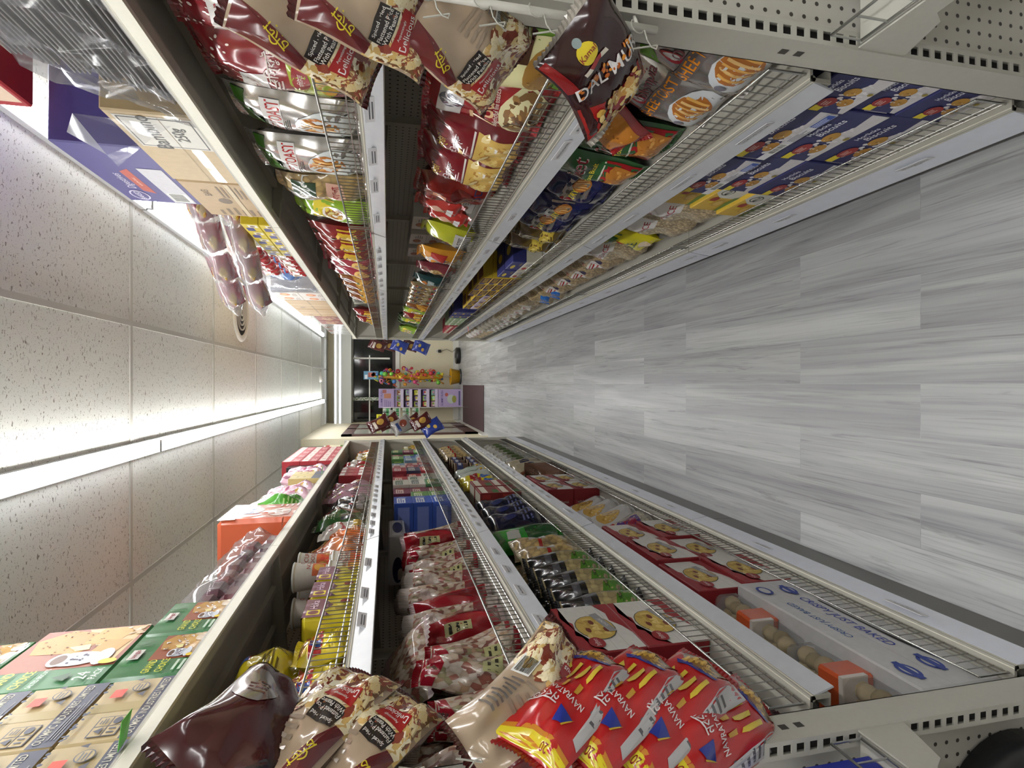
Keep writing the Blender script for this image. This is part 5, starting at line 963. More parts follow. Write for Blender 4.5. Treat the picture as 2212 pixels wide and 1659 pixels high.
# --- lower shelf
def lach():
    return [('F', 'R', -.98, -.98, .98, .98, 'c9c7c2'), ('F', 'P', [(-.98, .98), (-.98, .2), (-.8, .55), (-.45, .5), (-.3, .8), (.2, .62), (.5, .9), (.98, .75), (.98, .98)], '8a1c24'), ('F', 'P', [(.98, -.98), (.98, -.45), (.6, -.7), (.2, -.6), (-.1, -.85), (-.4, -.98)], '8a1c24'), ('F', 'R', -.98, -.1, .98, -.09, '9a9894'), ('F', 'R', -.98, -.5, .98, -.49, '9a9894'),
            ('F', 'E', -.05, .02, .52, .62, '4a4844'), ('F', 'E', -.05, .02, .5, .59, 'b89c4c'), ('F', 'N', -.4, -.35, .3, .4, 24, .012, ['c9b066', 'a88a3c', 'd2bd78']), ('F', 'E', -.15, .3, .1, .08, '6a2a1c'), ('F', 'E', .15, .05, .1, .08, '6a2a1c'), ('F', 'E', -.2, -.25, .1, .08, '6a2a1c'), ('F', 'P', [(-.3, -.55), (.55, -.35), (.5, -.08), (-.3, -.3)], '8a8a8c'), ('F', 'T', 'SHEMAI', .1, -.33, .12, .32, 12, 0, 'c9c9cc'), ('F', 'E', -.68, .35, .2, .24, '8a1c24'), ('F', 'T', 'টাটকা', -.68, .35, .16, .15, 0, 0, 'd6c4c4'),
            ('L', 'T', 'Lachcha Shemai', .25, .1, .2, .7, -90, 0, 'b9b2a4'), ('L', 'T', 'লাচ্ছা সেমাই', -.25, .05, .22, .75, -90, 0, 'b0942c'), ('L', 'E', .0, .78, .3, .1, '9c3a40'), ('L', 'T', 'টাটকা', .0, .78, .14, .3, -90, 0, 'c4b4b4'), ('T', 'R', -.95, -.9, .95, .9, '7d161e'), ('T', 'T', 'Lachcha Shemai', 0, 0, .3, .8, 0, 0, 'b9b2a4')]
P_LACH = carton('vermicelli_box', 'food box', .255, .2, .162, '7d161e', lach(), 'card', 161, .003)
for j in range(2): shelf(P_LACH, 'L', '4', 1.295, 'red and white vermicelli box, %s of two, beside red snack bags' % ('lower', 'upper')[j], .04, dz=.001 + j * .163)
P_MARD = pouch('sweet_pouch', 'pouch', .2, .16, .08, '3c0f18', [('F', 'E', -.1, 0, .3, .35, '7d2a34'), ('F', 'R', .3, -.5, .6, .5, 'a8a0a0'), ('F', 'S', .32, -.4, .58, .4, 5, '3a3434')], 'foil', 163)
shelf(P_MARD, 'L', '4', .99, 'dark maroon shiny pack behind the near fence', .035, lean=-8)
P_BLP = pouch('noodle_pouch', 'pouch', .125, .24, .07, 'lump:b0a070', [('F', 'R', -.95, .12, .95, .97, '141416'), ('F', 'P', [(-.95, -.95), (.95, -.95), (.95, -.45), (-.95, -.15)], '4a7a24'), ('F', 'T', 'ORG', .3, -.45, .1, .4, 0, 0, '1c2416'), ('F', 'R', -.3, .3, .9, .5, '4a4a50')], 'foil', 165, back='141416', seal='26262a')
for i, y in enumerate((1.50, 1.595, 1.69, 1.785, 1.88)):
    for j in range(3 if i < 4 else 2): shelf(P_BLP, 'L', '4', y + j * .012, 'black-topped clear pouch, %s row' % ('front', 'second', 'rear')[j], .045 + j * .085, lean=-9, yaw=-35 + 6 * j)
P_COOKY = pouch('cookie_bag', 'cookie bag', .15, .24, .09, 'lump:c0a468', [('F', 'R', -.8, .1, .1, .22, '9c2424'), ('F', 'R', .15, -.1, .7, .5, 'b0aeaa')], 'foil', 167, seal='b4aa90')
for i, y in enumerate((2.0, 2.13)):
    for j in range(3): shelf(P_COOKY, 'L', '4', y, 'clear cookie bag, %s row' % ('front', 'second', 'rear')[j], .045 + j * .10, lean=-6, yaw=-20 + 8 * j)
P_GRT = pouch('snack_bag', 'snack bag', .17, .29, .09, '2a8a2c', [('F', 'R', -.9, -.9, .9, .0, '1f4a24'), ('F', 'R', -.3, .2, .3, .6, 'b0b4ac')], 'foil', 169)
for y, i_ in ((2.30, .05), (2.44, .09), (2.4, .2)): shelf(P_GRT, 'L', '4', y, 'tall glossy green bag', i_, lean=-5, yaw=-20)
P_NAVYL = pouch('snack_bag', 'snack bag', .19, .25, .09, '10142e', [('F', 'E', 0, .2, .4, .3, '20285a'), ('F', 'S', -.6, -.7, .6, -.2, 3, '5a608a')], 'foil', 171)
for i, y in enumerate((2.62, 2.78, 2.94)):
    for j in range(2): shelf(P_NAVYL, 'L', '4', y, 'dark navy bag, %s row' % ('front', 'rear')[j], .05 + j * .11, lean=-6, yaw=-15)
P_GRW = carton('food_box', 'food box', .2, .2, .12, '7d1f1c', [('F', 'R', -.9, .2, .9, .8, 'cfcabc'), ('F', 'R', -.9, -.9, .0, -.3, '2f6a30'), ('T', 'R', -.9, -.9, .9, .9, 'c9c4b4'), ('T', 'R', -.9, .2, .9, .5, '9c2a24'), ('L', 'R', -.9, 0, .9, .8, '9c2a24')])
for i, y in enumerate((3.16, 3.38)):
    for j in range(2): shelf(P_GRW, 'L', '4', y, 'red green and white box, %s layer' % ('lower', 'upper')[j], .05, dz=.001 + j * .121)
P_YB = pouch('snack_bag', 'snack bag', .16, .24, .10, 'c4b61e', [('F', 'R', -.6, .0, .6, .5, '9c2a2c'), ('F', 'E', 0, -.4, .4, .3, '2f5a9c')], 'foil', 173)
for y in (3.6, 3.76): shelf(P_YB, 'L', '4', y, 'bright yellow bag', .05, lean=-5, yaw=-10)
P_WGB = pouch('snack_bag', 'snack bag', .16, .25, .10, 'b0b8b0', [('F', 'E', 0, .1, .5, .4, '2f6a4c'), ('F', 'N', -.5, -.8, .5, -.2, 10, .014, ['9c2a2c', 'c9b03c'])], 'foil', 175)
for y in (3.96, 4.14): shelf(P_WGB, 'L', '4', y, 'white and green bag', .05, lean=-5, far=True)
P_TUB = cup('food_tub', 'food tub', .065, .07, .12, '5a4030', [('F', 'R', -.4, -.2, .4, .6, '2f3a6a'), ('F', 'R', -.2, .0, .2, .4, 'b0b0b8')], lidc='6a1c1c')
for i, y in enumerate((4.36, 4.54, 4.72)):
    for j in range(2): shelf(P_TUB, 'L', '4', y, 'brown tub with dark red lid, %s layer' % ('lower', 'upper')[j], .06, dz=.001 + j * .125, far=True)
for i, y in enumerate((4.94, 5.12, 5.3, 5.48)): shelf(P_COOKY, 'L', '4', y, 'clear bag toward the far end', .05, lean=-6, far=True, yaw=-15)
# --- bottom shelf
P_PANI = carton('snack_carton', 'carton', .59, .33, .205, 'b9b9ba', [('F', 'T', 'CRISPY JUST BAKED', .1, .5, .22, .65, 0, .15, '2c5a98'), ('F', 'T', 'CRISPY JUST BAKED', .05, -.05, .3, .75, 180, .15, '2c3c98'), ('F', 'R', -.98, .2, .98, .208, '98989a'),
    ('F', 'P', [(-.75, -.52), (-.35, -.36), (.45, -.36), (.45, -.42), (-.33, -.42), (-.72, -.56)], '1c1a1a'),
    ('F', 'E', -.72, -.15, .1, .2, '2c3f8c'), ('F', 'E', -.72, -.15, .07, .13, 'b9b9ba'), ('F', 'T', 'BHEL BITES', -.72, -.15, .1, .13, 180, 0, '2c3f8c'), ('F', 'E', -.78, .62, .1, .2, '2c3f8c'), ('F', 'E', -.78, .62, .07, .13, 'b9b9ba'), ('F', 'P', [(-.9, .55), (-.66, .55), (-.66, .7), (-.9, .7)], '2c3f8c'), ('F', 'P', [(-.84, -.22), (-.6, -.22), (-.6, -.08), (-.84, -.08)], '2c3f8c'),
    ('F', 'E', .72, -.1, .1, .2, '2c3f8c'), ('F', 'E', .72, -.1, .07, .13, 'b9b9ba'), ('F', 'E', .75, .62, .1, .2, '2c3f8c'), ('F', 'E', .75, .62, .07, .13, 'b9b9ba'), ('F', 'P', [(.6, -.17), (.84, -.17), (.84, -.03), (.6, -.03)], '2c3f8c')], 'card', 181, .004)
shelf(P_PANI, 'L', 'B', 1.168, 'white carton with blue print and dark torn slot', .035)
def clam(name):
    mb = MB(); rnd = random.Random(5); B1 = Mg('9c8a5c', 'lump')
    for q in range(9):
        for r in range(3):
            cx, cy, cz = -.112 + q * .028, -.03 + r * .03, .03 + rnd.uniform(0, .016); R_ = rnd.uniform(.019, .024); n = 8; V = [(cx, cy, cz + R_)]; Fc = []
            for a in range(1, 4):
                for b in range(n): V.append((cx + R_ * math.sin(PI * a / 4) * math.cos(2 * PI * b / n), cy + R_ * math.sin(PI * a / 4) * math.sin(2 * PI * b / n), cz + R_ * math.cos(PI * a / 4)))
            V.append((cx, cy, cz - R_)); Fc = [(0, 1 + b, 1 + (b + 1) % n) for b in range(n)]
            for a in range(2): Fc += [(1 + a * n + b, 1 + (a + 1) * n + b, 1 + (a + 1) * n + (b + 1) % n, 1 + a * n + (b + 1) % n) for b in range(n)]
            Fc += [(len(V) - 1, 1 + 2 * n + (b + 1) % n, 1 + 2 * n + b) for b in range(n)]
            mb.add(V, Fc, M(('a8946a', '98845a', 'b5a27a')[(q + r) % 3], 'matte'), True)
    me = mb.mesh(name)
    lid = MB(); lid.box(-.135, -.055, .001, .135, .055, .078, M('d0d0cc', 'film', .08), .012); L1 = lid.mesh('clear_shell')
    bd = MB(); O = M('b8502c', 'foil'); bd.box(-.04, -.057, .0, .03, .057, .081, O, .006); bd.box(-.041, -.058, .02, -.03, .02, .0815, M('c4bcb4', 'foil')); L2 = bd.mesh('orange_band')
    return Proto(name, 'snack tray', me, (('clear_shell', L1), ('orange_band', L2)), (.27, .114, .08))
P_CLAM = clam('snack_tray')
for i, y in enumerate((1.02, 1.32)):
    for j in range(2): shelf(P_CLAM, 'L', 'B', y, 'clear tray of fried puffs with orange band, %s row' % ('front', 'rear')[j], .06 + j * .125, dz=.207, yaw=(2, -3)[i], sc=1.06)
for i, y in enumerate((1.605, 1.863, 2.121)):
    for j in range(2): shelf(P_LACH, 'L', 'B', y, 'red and white vermicelli box, %s layer' % ('lower', 'upper')[j], .04 + .012 * ((i + j) % 2), dz=.001 + j * .163)
P_PHENI = pouch('vermicelli_bag', 'food bag', .21, .28, .09, 'b9b7b6', [('F', 'E', .05, -.05, .62, .45, 'b8944c'), ('F', 'N', -.4, -.35, .5, .25, 26, .012, ['c9a85c', 'a07c34', 'd2b878']), ('F', 'T', 'Pheni', -.2, .68, .24, .6, 0, 0, '2c2c30'), ('F', 'S', .3, .5, .8, .6, 2, '8a8a8c')], 'foil', 183)
P_PURPB = pouch('rice_bag', 'food bag', .24, .26, .09, 'rice:bfb49a', [('F', 'P', [(-.6, -.5), (.3, -.6), (.5, .1), (.1, .4), (-.6, .1)], '4a2c74'), ('F', 'P', [(-.4, -.4), (.2, -.4), (.3, .0), (-.3, .0)], '8a2440'), ('F', 'E', .35, .55, .3, .25, '9c1f28'), ('F', 'P', [(-.95, -.95), (-.3, -.95), (-.6, -.5), (-.95, -.4)], '2a2c6a')], 'foil', 185, seal='b4b0a8')
for y, i_ in ((2.58, .05), (2.76, .06), (2.94, .08)): shelf(P_PHENI, 'L', 'B', y, 'white bag with golden vermicelli picture', i_, lean=-16, yaw=-12)
shelf(P_PURPB, 'L', 'B', 2.38, 'clear bag with purple and red print beside vermicelli boxes', .05, lean=-18, yaw=-10)
for i, y in enumerate((3.2, 3.46)):
    for j in range(2): shelf(P_LACH, 'L', 'B', y, 'red and white vermicelli box beyond the white bags, %s layer' % ('lower', 'upper')[j], .05, dz=.001 + j * .163)
P_BRNP = pouch('brown_packet', 'packet', .12, .2, .045, '6a4a38', [('F', 'R', -.8, -.5, .8, .5, '7d5c48'), ('F', 'S', -.6, -.3, .6, .3, 3, 'b09a84')], 'foil', 187)
for k in range(7): shelf(P_BRNP, 'L', 'B', 3.68 + k * .052, 'brown packet filed on edge', .05 + .01 * (k % 2), yaw=-78, lean=-4)
P_GLI = pouch('brown_packet', 'packet', .2, .26, .07, 'a89c84', [('F', 'R', -.5, -.3, -.2, .3, '2c2f4c'), ('F', 'R', .0, -.3, .15, .3, '2c2f4c'), ('F', 'R', .25, -.3, .4, .3, '2c2f4c'), ('F', 'P', [(-.95, -.95), (-.5, -.95), (-.7, .95), (-.95, .95)], '7d4a30')], 'foil', 189)
for y in (4.14, 4.32): shelf(P_GLI, 'L', 'B', y, 'tan packet with dark block print', .05, lean=-8, yaw=-20)
P_CLR2 = pouch('clear_bag', 'clear bag', .17, .27, .08, 'lump:8a8a78', [('F', 'R', -.5, .4, .5, .8, 'b4b4b0'), ('F', 'R', -.6, -.4, .2, .1, '4a5a34')], 'foil', 191, seal='b4b4b0')
for i, y in enumerate((4.54, 4.72, 4.9, 5.08, 5.26, 5.44, 5.6)): shelf(P_CLR2, 'L', 'B', y, 'clear bag of dried goods', .05, lean=-8, far=True, yaw=-15)
# ------------------------------------------------------------------ bags clipped to the end posts
P_PUFF = pouch('puffed_rice_bag', 'snack bag', .19, .28, .085, 'a4907a', [('F', 'R', -.97, -.97, .97, -.12, '6b4a2c'), ('F', 'N', -.92, -.92, .92, -.02, 190, .019, FLK), ('F', 'N', -.85, -.9, .85, -.1, 14, .024, ['7a3424', '8a4030', '6d2c20']),
    ('F', 'P', [(-.98, .05), (-.8, .05), (-.45, .98), (-.98, .98)], '5c1f22'), ('F', 'T', 'চিড়া', -.72, .5, .2, .3, 70, 0, 'c9b42c'), ('F', 'S', -.1, .1, .5, .5, 4, '8f7f6e'),
    ('F', 'R', -.75, -.2, -.1, .12, '2c2624'), ('F', 'T', 'Spiced Fried', -.42, .05, .07, .3, 0, 0, 'dcd8d2'), ('F', 'T', 'Flattened Rice', -.42, -.05, .07, .3, 0, 0, 'dcd8d2'), ('F', 'T', 'With Peanut', -.42, -.14, .07, .3, 0, 0, 'dcd8d2'),
    ('F', 'R', -.75, -.5, .0, -.24, '9c1f20'), ('F', 'T', 'Appetizingly', -.38, -.31, .05, .3, 0, 0, 'e0d6d0'), ('F', 'T', 'Delicious', -.38, -.41, .1, .33, 0, 0, 'e6deda'),
    ('F', 'C', .5, -.2, .9, .1), ('F', 'S', .5, .15, .92, .7, 8, '6a6460')], 'foil', 201, back='3c1416', seal='4a1a1c', nx=20, ny=22, wr=1.5)
P_CHIP = pouch('corn_chip_bag', 'snack bag', .18, .28, .10, 'a81a1c', [('F', 'P', [(-.97, .80), (.0, .74), (.97, .86), (.97, .99), (-.97, .99)], 'b8741e'), ('F', 'P', [(-.97, .86), (.0, .80), (.97, .92), (.97, .99), (-.97, .99)], 'c9b81e'), ('F', 'T', '20', -.45, .91, .09, .3, 0, 0, '7d1416'),
    ('F', 'P', [(-.55, -.97), (-.97, -.97), (-.97, .66), (-.8, .6)], 'b4b2b4'), ('F', 'S', -.93, -.6, -.68, .3, 8, '5a585c'), ('F', 'E', .15, -.92, .62, .3, '7d5a24'), ('F', 'N', -.3, -.97, .6, -.68, 40, .008, ['b08a34', '9c7428', 'c9a44c']), ('F', 'P', [(-.45, -.66), (.75, -.66), (.65, -.6), (-.35, -.6)], '2a2f7a'),
    ('F', 'P', [(-.55, .42), (-.15, .36), (-.22, .6), (-.45, .58)], '22308a'), ('F', 'P', [(-.57, .4), (-.53, .44), (-.45, .6), (-.49, .6)], 'c9a82a'), ('F', 'T', 'NAVRATAN', -.1, .2, .09, .45, 0, 0, 'd9d2d0'), ('F', 'T', 'নবরত্ন', .35, .36, .2, .4, 12, .2, 'd6cccc')]
    + [('F', 'P', [(-.4 + .3 * k, -.48 + .05 * (k % 2)), (-.28 + .3 * k, -.5), (-.24 + .3 * k, -.16 + .06 * (k % 2)), (-.32 + .3 * k, -.1), (-.38 + .3 * k, -.2)], 'c9b03c') for k in range(4)]
    + [('F', 'P', [(-.3 + .36 * k, -.04), (-.18 + .36 * k, -.06), (-.2 + .36 * k, .12), (-.28 + .36 * k, .1)], 'b88a2a') for k in range(3)], 'foil', 203, back='b4b2b4', seal='8a1214', nx=20, ny=22, wr=1.5)
P_DAL = pouch('savoury_mix_bag', 'snack bag', .16, .24, .085, '2c1214', [('F', 'P', [(-.97, -.97), (.97, -.97), (.97, -.3), (.1, -.5), (-.97, -.2)], '8a1a1a'), ('F', 'P', [(-.97, .2), (-.75, .2), (-.8, .97), (-.97, .97)], '7d1a1c'), ('F', 'E', -.15, .6, .24, .16, 'c9b52a'), ('F', 'E', -.15, .8, .1, .07, '7d8a8c'), ('F', 'T', 'Kamal', -.15, .6, .09, .22, 0, .1, '7d1f2a'), ('F', 'R', -.35, .36, .05, .44, '9c2020'), ('F', 'P', [(-.5, .34), (-.3, .36), (-.35, .44), (-.52, .42)], 'd6d0c0'), ('F', 'P', [(.0, .36), (.22, .34), (.2, .42), (.05, .44)], 'd6d0c0'),
    ('F', 'N', -.8, .0, .8, .22, 30, .006, ['c9701e', 'd68a24', 'b05a1a']), ('F', 'T', 'DAL MURI', .05, .06, .34, .92, -4, 0, 'dcd9d8'), ('F', 'N', -.7, -.92, .7, -.4, 70, .008, ['b08a3c', 'd0b878', '8a5a24', 'c9a45c']), ('F', 'P', [(.2, -.6), (.75, -.9), (.3, -.95)], 'd0ccc6'), ('F', 'N', .0, -.7, .4, -.5, 10, .01, ['d6c08c', 'b98a48'])], 'foil', 205, back='8a8886', seal='9c958c', nx=18, ny=20)
P_DKM = pouch('savoury_mix_bag', 'snack bag', .2, .26, .10, '3a0e12', [('F', 'P', [(-.97, .2), (-.2, .97), (-.97, .97)], '1a1420'), ('F', 'E', .45, -.1, .42, .36, 'silver:b4b0ae'), ('F', 'S', .25, -.2, .65, .1, 4, '5c3a34'), ('F', 'R', .4, -.95, .9, -.75, 'b8a02a')], 'foil', 207, back='3a1014', nx=18, ny=18)
def hang(p, t, b, yt, yb, face, desc, ws=1, ts=1): return span(p, py(t[0], t[1], yt), py(b[0], b[1], yb), face, desc, '', ws, t[0], ts)
hang(P_PUFF, (520, -70), (818, 130), .74, .86, (-.35, -1, 0), 'puffed rice peanut bag, topmost on the right-hand clip strip', .8, .7)
hang(P_PUFF, (665, -90), (935, 75), .73, .83, (-.35, -1, 0), 'puffed rice peanut bag, middle of the right-hand clip strip', .8, .7)
hang(P_PUFF, (925, -10), (1092, 160), .765, .90, (-.45, -1, .1), 'puffed rice peanut bag, in front of pale green biscuit bag', .85, .7)
hang(P_DAL, (1225, 48), (1340, 232), .745, .85, (-.5, -1, 0), 'black and red savoury bag with large white capitals', .9, .8)
hang(P_DKM, (420, 1700), (625, 1510), .74, .92, (.6, -1, 0), 'dark maroon bag with silver patch by the left post', .8)
hang(P_PUFF, (520, 1740), (800, 1468), .73, .92, (.55, -1, .9), 'puffed rice peanut bag, highest by the left post', .72, .7)
hang(P_PUFF, (640, 1750), (893, 1520), .72, .88, (.55, -1, .9), 'puffed rice peanut bag, middle one by the left post', .72, .7)
hang(P_PUFF, (1028, 1652), (1235, 1405), .765, .93, (.7, -1, 0), 'puffed rice peanut bag, lowest by the left post beside red bags', .72)
for i, (t_, b_) in enumerate((((1128, 1632), (1322, 1432)), ((1222, 1632), (1436, 1436)), ((1318, 1645), (1545, 1452)), ((1412, 1640), (1648, 1535)))):
    hang(P_CHIP, t_, b_, .738 - .002 * i, (.87, .868, .866, .84)[i], (.7, -1, 1.3), 'red corn snack bag with yellow 20 corner, %s from the top of the left strip' % ORD[i], .75, .55)
# clip strips
CLP_ = M('a3a198', 'plastic', .3)
WHM = M('c4c2ba', 'plastic', .3)
for side, z0, z1 in (('R', 1.045, 1.5), ('L', 1.0, 1.5)):
    S = sg(side); X = XS[side] - S * .022; t = empty('clip_strip', (X, .752, z0)); tag(t, 'white hanging rod with wire clips on the %s end post' % SD_[side], 'clip strip')
    m = MB(); m.tube([(0, 0, 0), (0, 0, z1 - z0)], .006, WHM, 8); m.build('rod', t)
    for e in (.03, z1 - z0 - .03):
        m = MB(); m.tube([(0, 0, e), (S * .026, .014, e)], .003, WHM, 6); m.build('standoff', t)
    for k in range(6):
        z = .03 + k * .078; pts = []
        for q in range(9): a = PI * (-.2 + 1.3 * q / 8); pts.append((-S * .010 * math.sin(a) - S * .002, -.006 - .004 * math.cos(a), z + .012 * math.cos(a) + .004))
        pts += [(-S * .02, -.005, z - .012), (-S * .028, -.003, z - .02), (-S * .03, -.003, z - .028), (-S * .024, -.003, z - .03)]
        m = MB(); m.tube(pts, .0011, CLP_, 5); m.tube([(-S * .024, -.003, z - .03), (-S * .03, .004, z + .006)], .0013, CLP_, 5); m.build('clip', t)
# ------------------------------------------------------------------ end-cap shelves near the camera
for side in 'LR':
    S = sg(side); X = XS[side] + S * .02; zb = (.66, .66)[side == 'R']
    t = empty('end_cap_shelf', (X, .76, zb)); tag(t, 'short end-of-aisle shelf with bracket and wire side fence, %s post' % SD_[side], 'shelf')
    m = MB(); P = [(0, .012), (0, -.082), (-.085, -.055), (-.10, -.030), (-.34, -.012), (-.34, .012)]
    V = [(q, a, b) for q in (-.0015 - S * .012, .0015 - S * .012) for a, b in P]; n = len(P)
    m.add(V, [tuple(range(n)), tuple(range(n, 2 * n))[::-1]] + [(k, (k + 1) % n, n + (k + 1) % n, n + k) for k in range(n)], POST); m.build('bracket', t)
    m = MB(); m.box(-S * .008, -.36, .0, S * .85, -.004, .012, POST); m.build('deck', t)
    m = MB()
    for z in (.016, .075): m.tube([(-S * .006, -.35, z), (-S * .006, -.01, z)], .0025, WIRE, 6)
    for k in range(8): m.tube([(-S * .006, -.01 - k * .0485, .014), (-S * .006, -.01 - k * .0485, .076)], .002, WIRE, 5)
    m.build('side_fence', t)
P_EASY = carton('food_box', 'food box', .06, .16, .155, '1c2a8a', [('F', 'R', -.8, .45, .8, .8, 'c9b87c'), ('F', 'T', 'EASY', 0, .62, .2, .7, 0, 0, '1a1a2a'), ('F', 'S', -.9, .85, .9, .97, 2, '8a94c9'), ('T', 'R', -.9, -.9, .9, .9, '22329c'), ('T', 'C', -.8, -.8, .2, .1), ('L', 'R', -.7, -.1, .7, .3, 'c9b87c'), ('R', 'R', -.5, .3, .5, .8, 'b4b4b8'), ('R', 'S', -.45, .35, .45, .75, 6, '2c2c34')], 'card', 211)
for i, (dx, dy) in enumerate(((.045, -.10), (.115, -.125))):
    put(P_EASY, Matrix.Translation((-XL - .02 - dx, .76 + dy, .673)) @ Matrix.Rotation(math.radians(0), 4, 'Z'), 'blue food box with cream EASY panel, %s the left end-cap fence' % ('beside', 'behind the one beside')[i], '', False, i)
P_GRNC = pouch('snack_bag', 'snack bag', .2, .2, .07, '1f5a30', [('F', 'S', -.6, .0, .6, .6, 3, 'b9c9b4'), ('F', 'R', -.9, -.9, .9, -.5, '143c22')], 'foil', 213)
put(P_GRNC, Matrix.Translation((XR + .17, .60, .706)) @ Matrix.Rotation(math.radians(-60), 4, 'Z') @ Matrix.Rotation(math.radians(-8), 4, 'X'), 'dark green pack on the right end-cap shelf', '', False, 0)
m = MB(); BK = M('17171b', 'plastic', .45)
pr = [(.001, .0)]
for k in range(7): r = .02 + k * .018; pr += [(r, -.006), (r + .006, -.018), (r + .012, -.018), (r + .017, -.005)]
pr += [(.15, -.01), (.15, .07), (.001, .07)]
m.lathe(pr, BK, 40, ax='y'); o = m.build('ribbed_black_drum'); o.location = (-.80, .722, .302); tag(o, 'black ribbed round drum below the left end-cap shelf', 'drum')
# ------------------------------------------------------------------ price tags and flags
_TG = {}
def tag_mesh(lines, w_, h_, framed):
    key = (lines, w_, framed)
    if key in _TG: return _TG[key]
    mb = MB(); mb.box(-w_ / 2, -.0006, -h_ / 2, w_ / 2, .0006, h_ / 2, M('cfcfd2', 'card'))
    fc = {'F': Face(lambda x, y, o: (x * w_ / 2, -.0006 - o * .5, y * h_ / 2), w_, h_)}; d = []
    if framed: d += [('F', 'R', -.94, -.86, .94, .86, '4a4a54'), ('F', 'R', -.91, -.8, .91, .8, 'cfcfd2')]
    if lines: d += [('F', 'T', lines[0], 0, .25, .42, .8, 0, 0, '2e2e34'), ('F', 'T', lines[1], 0, -.42, .42, .5, 0, 0, '2e2e34')]
    else: d += [('F', 'S', -.75, -.1, .8, .6, 2, '55555c'), ('F', 'R', -.2, -.6, .25, -.3, '45454c')]
    decals(mb, fc, d, 'card'); _TG[key] = mb.mesh('price_tag'); return _TG[key]
def price_tag(side, lv, y, lines=None, w_=.075, framed=False, desc=None, far=False):
    S = sg(side); h_ = .036; bot = -.052 if lv != 'B' else (-.076 if side == 'L' else -.098); zc = (-.010 + bot) / 2 - (0 if lv != 'B' else -.004)
    tilt = math.atan2(.0115, -bot - .010); k = (zc + .010) / (bot + .010)
    R = Matrix.Rotation(S * -PI / 2, 4, 'Z') @ Matrix.Rotation(tilt, 4, 'X')
    T = Matrix.Translation((XS[side] - S * (.0008 + .0115 * k + .0012), y, LV[side][lv] + zc))
    o = bpy.data.objects.new('price_tag', tag_mesh(lines, w_, h_, framed)); COL.objects.link(o); o.matrix_world = T @ R; o['category'] = 'price tag'
    ALL.append((o, desc or ('small white price tag' + (' with boxed frame' if framed else '')), SHELFN(side, lv) + ' edge', y))
T_ = [('R', '3', 1.085, ('BK Cookies 350g', '$4.99'), 0, 'price tag partly under the black savoury bag'), ('R', '3', 1.215, ('BCB Fruit Tea Toast 200g', '$3.99'), 0, 'price tag reading $3.99 below red bag'),
      ('R', '4', 1.04, ('OLYMPIA GHEE TOAST 350G', '$4.99'), 1, 'framed price tag reading $4.99 below silver bags'), ('R', '4', 1.335, ('Nova Sweet Toast 300g', '$3.99'), 0, 'price tag reading $3.99 below green bags'), ('R', '4', 1.66, ('Nova Dry Toast 350g', '$3.99'), 0, 'price tag reading $3.99 below navy bags'), ('R', '4', 1.93, ('Nova Special Toast 250g', '$2.99'), 0, 'white price tag reading $2.99'),
      ('R', 'B', 1.10, ('WF Horlicks Cookies', '$2.99'), 0, 'price label reading $2.99 below navy boxes'), ('R', 'B', 1.555, ('WF Milk Salt Cookies', '$2.99'), 0, 'price label reading $2.99 below yellow boxes'), ('R', 'B', 1.92, ('Puffed Rice 500g', '$5.49'), 0, 'price label reading $5.49 below puffed rice bags'), ('R', 'B', 2.14, ('Fried Rice 500g', '$5.49'), 0, 'price label reading $5.49 below yellow rice bag'),
      ('L', 'B', 1.12, ('Crispy Pani Puri 200g', '$4.99'), 0, 'price label reading $4.99 below the white carton'), ('L', 'B', 1.66, ('Lachcha Shemai 400g', '$3.99'), 0, 'price label reading $3.99 below vermicelli boxes'), ('L', '4', 2.3, ('Noodles 400g', '$3.99'), 0, 'white price tag reading $3.99 below the green bags')]
for s_, l_, y_, tx, fr_, d_ in T_: price_tag(s_, l_, y_, tx, .105 if len(tx[0]) > 20 else .085, bool(fr_), d_)
rnd = random.Random(31)
for y in (1.25, 1.45, 1.62, 1.80): price_tag('L', '3', y, ('Mixed Sweets 250g', '$3.49'), .07, False, 'price tag reading $3.49')
for y in (1.74, 2.02, 2.22): price_tag('R', '3', y, None, .065, True)
for y in (1.35, 1.52, 1.78): price_tag('L', '2', y, None, .08)
for y in (.95, 1.12, 1.35, 1.55, 1.85): price_tag('R', '2', y, None, .10)
for side, lv, y0, y1, st in (('R', '2', 2.3, 6.8, .17), ('R', '3', 2.42, 6.8, .14), ('R', '4', 2.3, 2.95, .28), ('R', '4', 3.2, 6.8, .2), ('R', 'B', 2.6, 6.4, .5), ('L', '2', 2.15, 5.6, .14), ('L', '3', 2.06, 5.6, .115), ('L', '4', 2.62, 5.6, .15), ('L', 'B', 2.3, 5.2, .42)):
    y = y0
    while y < y1:
        if abs(((y - Y0) % SEC) - SEC / 2) < SEC / 2 - .05: price_tag(side, lv, y, None, .07 if st > .12 else .06)
        y += st * rnd.uniform(.85, 1.2)
def flag(side, lv, y, c, label):
    S = sg(side); m = MB(); mt = M(c, 'card')
    m.add([(0, 0, 0), (S * .0, .035, .002), (-S * .05, .03, -.008), (-S * .045, .004, -.004), (0, 0, .0006), (0, .035, .0026), (-S * .05, .03, -.0074), (-S * .045, .004, -.0034)], [(0, 1, 2, 3), (4, 7, 6, 5), (0, 4, 5, 1), (1, 5, 6, 2), (2, 6, 7, 3), (3, 7, 4, 0)], mt)
    o = m.build('sticky_flag'); o.location = (XS[side] - S * .001, y, LV[side][lv] + .002); tag(o, label, 'paper flag')
flag('R', '2', 2.05, 'e0447a', 'pink paper flag on the right eye-level shelf edge'); flag('R', '2', 3.35, 'e0822c', 'orange paper flag on the right eye-level shelf edge'); flag('R', '4', 5.2, 'e0503c', 'red paper flag far along the right lower shelf edge')
